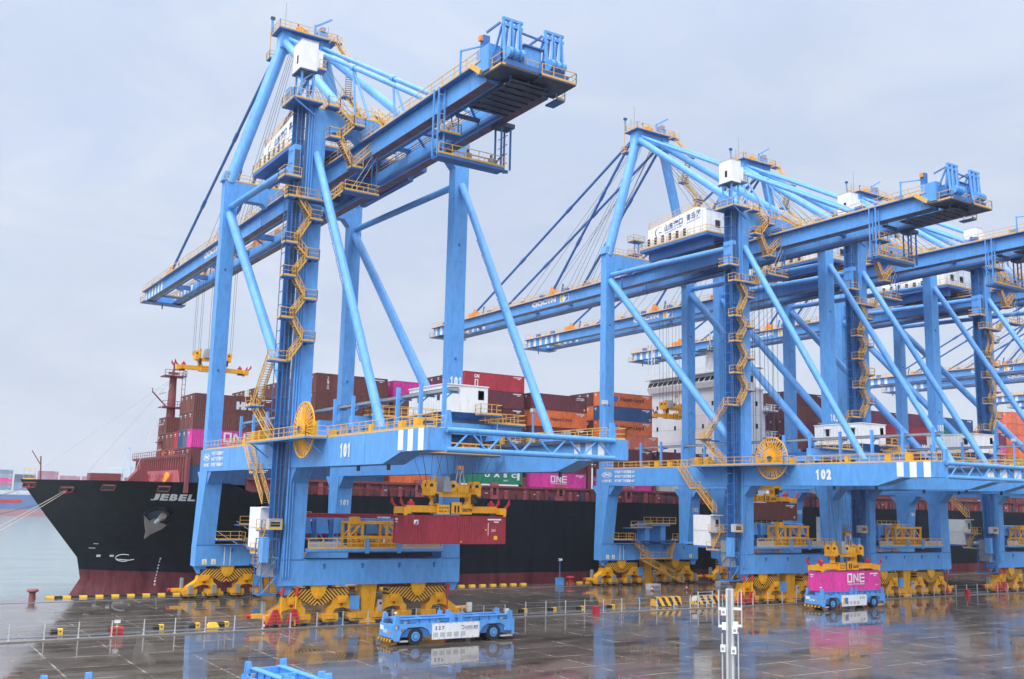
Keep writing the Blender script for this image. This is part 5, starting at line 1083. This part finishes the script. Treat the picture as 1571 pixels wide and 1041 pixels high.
# foremast
b = MB(); MX, MY = -8.1, 62.0
b.box(MX-1.4, MX+1.4, MY-1.2, MY+1.2, 14, 21.4, MAROON); b.tube((MX, MY, 21.4), (MX, MY, 32.2), .8, MAROON, 14, .55)
for z in (21.4, 27.0, 32.0): b.box(MX-1.7, MX+1.7, MY-1.5, MY+1.5, z, z+.15, MAROON); b.rail([(MX-1.7, MY-1.5, z), (MX+1.7, MY-1.5, z), (MX+1.7, MY+1.5, z)], 1, 1, .035, MAROON, False)
b.tube((MX, MY, 32.2), (MX, MY, 34.4), .14, MAROON, 8); b.bar((MX-.8, MY, 32.6), (MX+.8, MY, 32.6), .15, .4, MAROON); b.bar((MX-.6, MY, 27), (MX-3.2, MY-.5, 29.4), .18, .18, MAROON); b.bar((MX-4.2, MY-.5, 30), (MX-1.4, MY-.5, 30), .12, .12, WHITE); b.bar((MX-3.2, MY-.5, 29.4), (MX-3.2, MY-.5, 30), .12, .12, MAROON)
for dx in (1.2, 1.7): b.bar((MX+dx, MY-1, 21), (MX+dx, MY-1, 32.4), .08, .08, MAROON)
for k in range(13): b.bar((MX+1.2, MY-1, 21.5+k*.85), (MX+1.7, MY-1, 21.5+k*.85), .06, .06, MAROON)
for z in (20, 24, 29): b.bar((MX-2.2, MY-1.3, z), (MX-1.3, MY-1.3, z+.3), .3, .2, LGREY)
b.build('foremast', ship)
b = MB()
for q in ((-26, 66, 16.5), (-20, 60, 16.5), (-14, 56, 17)): b.bar((MX, MY, 31.8), q, .05, .05, LGREY)
b.bar((MX+.8, MY-1, 26), (-1.8, 55, 18.8), .06, .06, LGREY); b.build('mast_stays', ship)
# lashing bridges and the deck-edge band under the stacks
YS = 43.25
b = MB(); b.box(-1.0, 95, YS+.5, YS+.9, 13.9, 15.9, MAROON); b.box(-1.0, 95, YS-.0, YS+1.2, 15.75, 16.1, MAROON); b.box(112, 320, YS+.5, YS+.9, 13.9, 16.0, MAROON); b.box(112, 320, YS, YS+1.2, 16.0, 16.4, MAROON)
b.rail([(4, YS+.05, 13.85), (98, YS+.05, 13.85)], 1.1, 2.6, .04, MAROON, False)
for k in range(150):
    x = 2+k*1.35+rnd.uniform(-.3, .3)
    if 94 < x < 113: continue
    q = rnd.random(); b.box(x, x+.3+q*.5, YS+.15, YS+.5, 13.85, 14.4+q*1.4, (MAROON, MPINK, MAROON, UNDER, MPINK)[k % 5])
    if k % 7 == 0: b.box(x+.5, x+.9, YS+.1, YS+.4, 14.7, 14.95, LETW)
b.build('hatch_coaming', ship)
b = MB(); b.box(3, 95, 45.4, 88.6, 13.5, 16.1, MAROON); b.box(112, 325, 45.4, 88.6, 13.5, 16.1, MAROON); b.box(-9, 3, 54, 80, 13.5, 15.3, MAROON); b.build('hatch_covers', ship)
b = MB()
for k in range(24): b.box(-9.8, -9.5, 44.4+k*1.35, 44.8+k*1.35, 13.6, 18.8, MAROON)
b.bar((-9.7, 44.2, 18.9), (-9.7, 78, 18.9), .25, .25, MAROON); b.rail([(-9.9, 44.2, 19.0), (-9.9, 78, 19.0)], 1.0, 1.5, .035, MAROON); b.box(-9.9, -9.4, 43.6, 44.4, 13.6, 19, MAROON); b.build('lashing_bridge', ship)
for x in (3.3, 6.0, 8.2, 21.3, 34.7, 48.3, 62.8, 78.3, 92.6, 113.2, 126.6, 139.9, 153.1, 167, 181.5, 196, 210.5):
    b = MB(); w = .5; b.box(x-w, x+w, YS+.2, YS+1.9, 13.85, 16.0, MAROON)
    if x > 8: b.box(x-.35, x+.35, YS+1.2, YS+2.2, 16, 22.3, MAROON); b.box(x-.37, x+.37, YS+1.2, CL+20, 21.6, 22.2, MAROON)
    b.box(x-.2, x+.2, YS+.17, YS+.2, 14.2, 15.4, UNDER); b.box(x-.9, x+.9, YS+.1, YS+1.6, 15.6, 16.0, MAROON); b.build('lashing_bridge', ship)
for x in (4.6, 6.6): b = MB(); b.tube((x, 45, 14), (x, 45, 17), .6, MPINK, 12); b.tube((x, 45, 16.6), (x, 45, 17.1), .9, MPINK, 12); b.build('ventilator', ship)
for x in (27.5, 41.8, 55.6, 71.0, 85): b = MB(); b.box(x-.8, x+.8, YS+.1, YS+.45, 13.85, 16.6, MPINK); b.prism([(x-.35, 14.6), (x+.35, 14.6), (x+.35, 15.8), (x, 16.2), (x-.35, 15.8)], lambda u, v, t: (u, t, v), YS+.06, YS+.11, DARK); b.build('lashing_post', ship)
# deckhouse
b = MB(); HX0, HX1 = 99.5, 109.0
b.box(HX0, HX1, 45.5, 88.5, 13.9, 37.8, SWHITE); b.box(HX0-.2, HX1+.2, 45.3, 88.7, 37.8, 38.1, SWHITE)
for z in (18.7, 21.4, 24.2, 26.9, 29.7, 32.4, 35.1): b.box(HX0-.03, HX1+.03, 45.47, 88.53, z, z+.06, LGREY)
b.box(HX1-.2, HX1+3.6, 44.6, 50, 33.5, 33.8, SWHITE); b.box(HX1-.2, HX1+3.4, 44.6, 50, 27.9, 28.2, SWHITE); b.box(HX1-.2, HX1+3.0, 44.6, 50, 22.5, 22.8, SWHITE); b.box(HX1, HX1+1.0, 46, 50, 13.9, 33, SWHITE)
dh = b.build('deckhouse', ship)
b = MB()
for z in (33.8, 28.2, 22.8): b.rail([(HX1, 44.7, z), (HX1+3.3, 44.7, z), (HX1+3.3, 49, z)], 1.1, .8, .05, SWHITE, False)
b.rail([(HX0, 45.5, 38.1), (HX0, 88.5, 38.1)], 1.1, 1.5, .04, SWHITE, False); b.build('deck_railing', dh)
for j, z in enumerate((19.5, 24.6, 29.7, 34.4)):
    for i in range(14):
        y = 47.5+i*2.9
        if (i*7+j*3) % 3: b = MB(); b.box(HX0-.04, HX0, y, y+.6, z, z+.9, DARK); b.box(HX0-.06, HX0, y-.08, y+.68, z-.12, z-.04, LGREY); b.build('window', dh)
    for x in (101.5, 104, 106.6): b = MB(); b.box(x, x+.7, 45.46, 45.5, z, z+1.0, DARK); b.build('window', dh)
b = MB(); b.prism([(HX0-1.0, 38.1), (HX1-2, 38.1), (HX1-2, 41.0), (HX0-.4, 41.0), (HX0-1.6, 39.3)], lambda u, v, t: (u, t, v), 46, 70, SWHITE); b.box(HX0-1.9, HX1-1, 45.5, 70.5, 41.0, 41.3, SWHITE)
for k in range(14): b.hexa([(HX0-1.60, 47+k*1.65, 39.5), (HX0-1.60, 48.2+k*1.65, 39.5), (HX0-1.45, 48.2+k*1.65, 39.5), (HX0-1.45, 47+k*1.65, 39.5)], [(HX0-1.0, 47+k*1.65, 40.4), (HX0-1.0, 48.2+k*1.65, 40.4), (HX0-.85, 48.2+k*1.65, 40.4), (HX0-.85, 47+k*1.65, 40.4)], DARK)
for k in range(4): b.box(HX0+1+k*1.6, HX0+2.3+k*1.6, 45.97, 46.0, 39.4, 40.7, DARK)
b.rail([(HX0-1.5, 46, 41.3), (HX0-1.5, 70, 41.3)], 1.0, 2, .04, SWHITE, False); b.build('wheelhouse', dh)
b = MB(); b.frus((102.6, 104.4, 54.6, 56.4), 41.3, (103.1, 103.9, 55.1, 55.9), 48, SWHITE); b.box(101.5, 105.5, 53.5, 57.5, 46.5, 46.7, UNDER); b.bar((103.5, 52, 47.4), (103.5, 59, 47.4), .25, .25, DARK); b.tube((103.5, 55.5, 48), (103.5, 55.5, 52), .12, SWHITE); b.bar((101.5, 55, 45.2), (106, 55, 45.2), .2, .2, SWHITE)
b.rail([(101.5, 53.5, 46.7), (105.5, 53.5, 46.7), (105.5, 57.5, 46.7)], 1, 1, .05, UNDER, False); b.build('radar_mast', dh)
b = MB()
for z0 in range(8): b.bar((101, 72, 38.1+z0*1.4), (102, 72, 39.5+z0*1.4), .1, .1, SWHITE)
for x, y in ((101, 72), (102, 72), (101, 73), (102, 73)): b.bar((x, y, 38.1), (x, y, 50), .12, .12, SWHITE)
b.build('signal_mast', dh)
for y, m in ((52.5, RED), (50.0, SYEL)): b = MB(); b.poly([(103, y, 45.1), (103.3, y-.5, 45), (103.2, y-.6, 42.9), (102.9, y, 42.5)], [(0, 1, 2, 3)], m); b.poly([(103.02, y, 45.1), (103.32, y-.5, 45), (103.22, y-.6, 42.9), (102.92, y, 42.5)], [(3, 2, 1, 0)], m); b.build('signal_flag', dh)
b = MB(); b.box(113, 121, 58, 66, 14, 40.5, SWHITE); b.box(112.9, 121.1, 57.9, 66.1, 38.6, 39.8, LGREY); b.build('funnel_casing', ship)
b = MB(); b.tube((116, 55, 38), (116, 55, 44.2), .25, LGREY, 8); b.tube((116, 55, 44.1), (116, 55, 44.5), 2.4, LGREY, 16, 2.0); b.bar((112, 48, 33), (118, 52, 37.5), 1.0, .3, LGREY); b.build('radar_scanner', ship)
b = MB(); b.tube((78.6, 60, 36), (78.6, 60, 40.2), .2, LGREY, 8); b.tube((78.6, 60, 40.1), (78.6, 60, 40.5), 1.6, LGREY, 14, 1.3); b.box(77.5, 79.7, 58, 62, 16, 36, MAROON) if False else None; b.build('lamp_mast', ship)
# mooring lines
for i, (p, q, sag, lab) in enumerate((((-27.5, 64.3, 14.0), (-75, 39, .9), 1.2, 'dark mooring rope from the tip of the bow to the left edge, uppermost'), ((-25.6, 62.0, 11.6), (-80, 39, .9), 1.2, 'dark mooring rope below the bow tip, second from top'),
        ((-23.3, 58.7, 13.5), (-48, 38.5, .9), .5, 'pale mooring rope from the red fairlead to the left, upper of the pair'), ((-23.1, 58.5, 13.4), (-47, 38.0, .9), .7, 'pale mooring rope from the red fairlead to the left, lower of the pair'),
        ((-12.0, 50.9, 14.0), (8, 38.5, .9), .7, 'pale mooring rope across the ship name towards the crane, lower one'), ((-6.9, 48.2, 14.0), (12, 38.5, .9), .7, 'pale mooring rope towards the crane, upper one right of the ship name'))):
    b = MB(); A = Vector(p); Q = Vector(q); n = 14; pts = [A.lerp(Q, k/n) - Vector((0, 0, sag*4*(k/n)*(1-k/n))) for k in range(n+1)]; b.path(pts, .038, ROPE if i < 2 else CREAM, 5)
    o = b.build('mooring_rope'); tag(o, lab, 'rope', 'mooring ropes of the container ship')

# ------------------------------------------------------------------ spreaders and the boxes they hold
def spreader(x, y, z, ztop, lab, main=False):
    t = thing('container_spreader', lab, 'spreader', (x, y, z), 0, 'yellow container spreaders')
    b = MB(); b.box(-5.4, -1.8, -.42, .42, .25, .95, YEL); b.box(1.8, 5.4, -.42, .42, .25, .95, YEL); b.box(-2.1, 2.1, -.75, .75, .1, 1.05, YEL); b.box(-.6, -.45, -.78, -.75, .1, 1.3, DARK); b.box(-.4, .8, -.82, -.76, .2, 1.35, YEL); b.box(-.1, .1, -.85, -.82, .3, 1.0, DARK); b.box(.3, .5, -.85, -.82, .3, 1.0, DARK)
    for e in (-1, 1): b.box(e*5.75-.4, e*5.75+.4, -1.2, 1.2, .12, .8, YEL); b.box(e*5.95-.15, e*5.95+.15, -1.22, -1.0, -.05, .4, YEL); b.box(e*5.95-.15, e*5.95+.15, 1.0, 1.22, -.05, .4, YEL); b.box(e*5.1-.5, e*5.1+.5, -.3, .3, -.02, .25, UNDER)
    b.build('main_beam', t)
    for e in (-1, 1):
        for yy in (-1.1, 1.0):
            b = MB(); b.bar((e*5.7, yy, .5), (e*6.35, yy, 1.1), .16, .24, RED); b.prism([(e*6.25, .95), (e*6.6, 1.2), (e*6.55, 1.75), (e*6.35, 1.4)] , lambda u, v, q: (u, q, v), yy-.12, yy+.12, RED)
            b.build('corner_flipper', t)
    for xx in (-4.8, 4.9): b = MB(); b.box(xx-.28, xx+.28, -.3, .3, .95, 1.3, RED); b.tube((xx, 0, 1.25), (xx, 0, 1.6), .28, RED, 8, .1); b.build('warning_lamp', t)
    b = MB(); b.box(-2.6, 2.6, -.5, .5, 1.9, 2.35, YEL)
    for e in (-1, 1): b.prism([(e*1.6, 1.05), (e*2.5, 1.05), (e*2.3, 1.5), (e*2.7, 2.0), (e*1.7, 2.0), (e*1.9, 1.5)], lambda u, v, q: (u, q, v), -.45, .45, YEL); b.box(e*2.7-.35, e*2.7+.35, -.9, .9, 2.0, 2.9, YEL); b.box(e*2.3-.2, e*2.3+.2, -1, -.5, 1.2, 2.2, DARK)
    b.box(-.9, .3, -.6, .6, 2.35, 2.6, YEL); b.box(.4, 1.7, -.6, .6, 2.35, 3.2, YEL); b.build('headblock', t)
    for xx in (-2.8, -.2, 2.7):
        for yy in (-.55, .55): b = MB(); disc(b, (xx, yy, 3.05), (.25, 1, 0), .55, .22, YEL, 16); disc(b, (xx, yy, 3.05), (.25, 1, 0), .2, .36, DARK, 10); b.build('sheave', t)
    b = MB(); b.frus((-1.5, -.5, -.9, .9), 2.4, (-1.3, -.7, -.7, .7), 4.0, GREY); b.build('cable_basket', t); b = MB(); b.bar((-2.1, 0, 2.3), (-2.1, 0, 4.0), .3, .3, YEL); b.build('post', t); b = MB()
    for xx in (.6, 1.3): b.bar((xx, -.4, 3.2), (.95, -.4, 5.0), .08, .08, LGREY); b.bar((xx, .4, 3.2), (.95, .4, 5.0), .08, .08, LGREY)
    b.box(.7, 1.2, -.3, .3, 4.8, 5.2, ORANGE); b.build('cable_frame', t)
    b = MB(); H = ztop-z
    for xx in (-2.8, -.2, 2.7):
        for yy in (-.55, .55):
            for d in (-.5, .5): b.bar((xx+d*.9, yy, 3.05), (xx*(1.0 if main else 1.15)+d*(1 if main else 3.2), yy*(1 if main else 2.5), H), .045, .045, ROPE)
    b.build('hoist_ropes', t)
    b = MB(); put_text(b, 'QQCTN', (.9, -.77, .35), (1, 0, 0), (0, 0, 1), 1.15, .38, LETK, .06); put_text(b, '40 45 TWIN', (-1.9, -.77, .65), (1, 0, 0), (0, 0, 1), 1.2, .2, LETK, .02); put_text(b, 'SWL 65 T', (-1.9, -.77, .3), (1, 0, 0), (0, 0, 1), 1.2, .2, LETK, .02); b.build('spreader_lettering', t)
    return t
KX, KY, KZ = 4.0, -8.86, 8.96
container(KX, KY, KZ, 'crimson', 'dark red container hanging from the yellow spreader under crane 101', '40', 2.9, 'HUNG', 'containers being handled by the cranes', 0)
spreader(KX, KY, KZ+2.95, 20.2, 'yellow spreader gripping the dark red container under crane 101')
container(-1.4, 7.0, 9.05, 'red', 'red container standing on the transfer platform of crane 101', '40', 2.59, 'CAI', 'containers being handled by the cranes', 0)
spreader(.2, 70, 34.2, GZ0, 'yellow spreader hanging empty from the boom of crane 101 above the bow containers', True)
spreader(D103, 57, 31.4, GZ0, 'yellow spreader hanging empty from the boom of crane 103 before the white deckhouse', True)
container(68.2, -7.4, 2.42, 'pink', 'bright pink container riding on flatbed carrier 374', '40', 2.59, 'MARKS', 'containers being handled by the cranes', 0)
spreader(68.2, -7.4, 5.06, 20.2, 'yellow spreader resting on the pink container of the flatbed carrier')
container(D102-.2, 6.6, 11.6, 'brown', 'brown container held over the transfer platform of crane 102', '40', 2.59, 'SMALL', 'containers being handled by the cranes', 0)
spreader(D102-.2, 6.6, 14.24, GZ0, 'yellow spreader on the brown container inside crane 102', True)

# ------------------------------------------------------------------ across the basin
fs = thing('distant_container_ship', 'faded dark blue container ship across the water behind the bow', 'ship', (0, 0, 0))
b = MB(); FY = 620
hp = [(-330, 10), (160, 10), (172, 12), (160, 2), (150, -3), (-330, -3)]
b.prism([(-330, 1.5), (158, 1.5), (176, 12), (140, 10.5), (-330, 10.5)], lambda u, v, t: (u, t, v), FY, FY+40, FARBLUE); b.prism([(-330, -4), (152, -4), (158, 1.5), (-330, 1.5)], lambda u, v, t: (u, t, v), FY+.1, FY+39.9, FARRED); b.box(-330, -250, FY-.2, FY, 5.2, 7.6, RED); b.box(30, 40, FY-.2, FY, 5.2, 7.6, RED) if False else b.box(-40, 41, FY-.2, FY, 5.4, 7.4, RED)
b.build('hull', fs)
b = MB(); put_text(b, 'A', (62, FY-.3, 1.2), (1, 0, 0), (0, 0, 1), 7, 6, LETW, .05); b.build('hull_lettering', fs)
b = MB()
for k in range(30): b.box(-60+k*7, -58.4+k*7, FY+.5, FY+2, 10.5, 13.5, LGREY)
b.build('lashing_posts', fs)
far_cols = ['hazed blue', 'slate', 'hazed blue', 'hazed grey', 'hazed pink', 'hazed blue', 'slate', 'hazed blue', 'hazed grey', 'slate']
i = 0
for kx in range(11):
    x = -26+kx*13.6; nt = 5 if kx < 5 else (4 if kx % 3 else 5)
    for k in range(nt):
        c = 'pink' if (k == 2 and kx in (3, 4)) else ('hazed pink' if (k == nt-1 and 6 <= kx < 9) else far_cols[(kx*3+k*2+i) % 10])
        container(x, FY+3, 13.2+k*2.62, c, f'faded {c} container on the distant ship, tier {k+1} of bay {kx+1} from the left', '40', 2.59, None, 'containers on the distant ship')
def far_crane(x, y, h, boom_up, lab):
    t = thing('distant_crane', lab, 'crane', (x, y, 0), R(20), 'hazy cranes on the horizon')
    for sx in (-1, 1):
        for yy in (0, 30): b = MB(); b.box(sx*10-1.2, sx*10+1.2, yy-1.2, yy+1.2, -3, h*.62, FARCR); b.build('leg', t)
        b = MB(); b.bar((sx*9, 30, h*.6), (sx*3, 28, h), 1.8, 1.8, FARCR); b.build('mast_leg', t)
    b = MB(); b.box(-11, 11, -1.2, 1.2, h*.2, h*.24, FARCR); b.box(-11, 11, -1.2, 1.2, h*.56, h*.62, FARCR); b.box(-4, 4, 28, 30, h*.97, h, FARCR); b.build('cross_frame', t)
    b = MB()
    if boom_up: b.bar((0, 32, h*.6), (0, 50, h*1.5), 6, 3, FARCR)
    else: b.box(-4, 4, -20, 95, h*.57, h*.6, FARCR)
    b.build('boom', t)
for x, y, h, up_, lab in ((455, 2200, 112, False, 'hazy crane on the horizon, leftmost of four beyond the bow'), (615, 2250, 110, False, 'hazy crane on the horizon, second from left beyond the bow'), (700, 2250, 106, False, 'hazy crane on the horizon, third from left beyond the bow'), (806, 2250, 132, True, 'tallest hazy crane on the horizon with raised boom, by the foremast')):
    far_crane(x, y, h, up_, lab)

# ------------------------------------------------------------------ air
def haze():
    m = bpy.data.materials.new('sea_haze'); m.use_nodes = True; nt = m.node_tree; nt.nodes.clear()
    out = nt.nodes.new('ShaderNodeOutputMaterial'); v = nt.nodes.new('ShaderNodeVolumePrincipled')
    v.inputs['Color'].default_value = (.93, .95, 1.0, 1); v.inputs['Density'].default_value = HAZE; v.inputs['Anisotropy'].default_value = .2
    nt.links.new(v.outputs[0], out.inputs['Volume'])
    b = MB(); b.box(-2500, 3200, -700, 4000, -12, 130, ROPE); o = b.build('haze'); o.data.materials.clear(); o.data.materials.append(m); o['kind'] = 'stuff'
HAZE = 0.00014
haze()
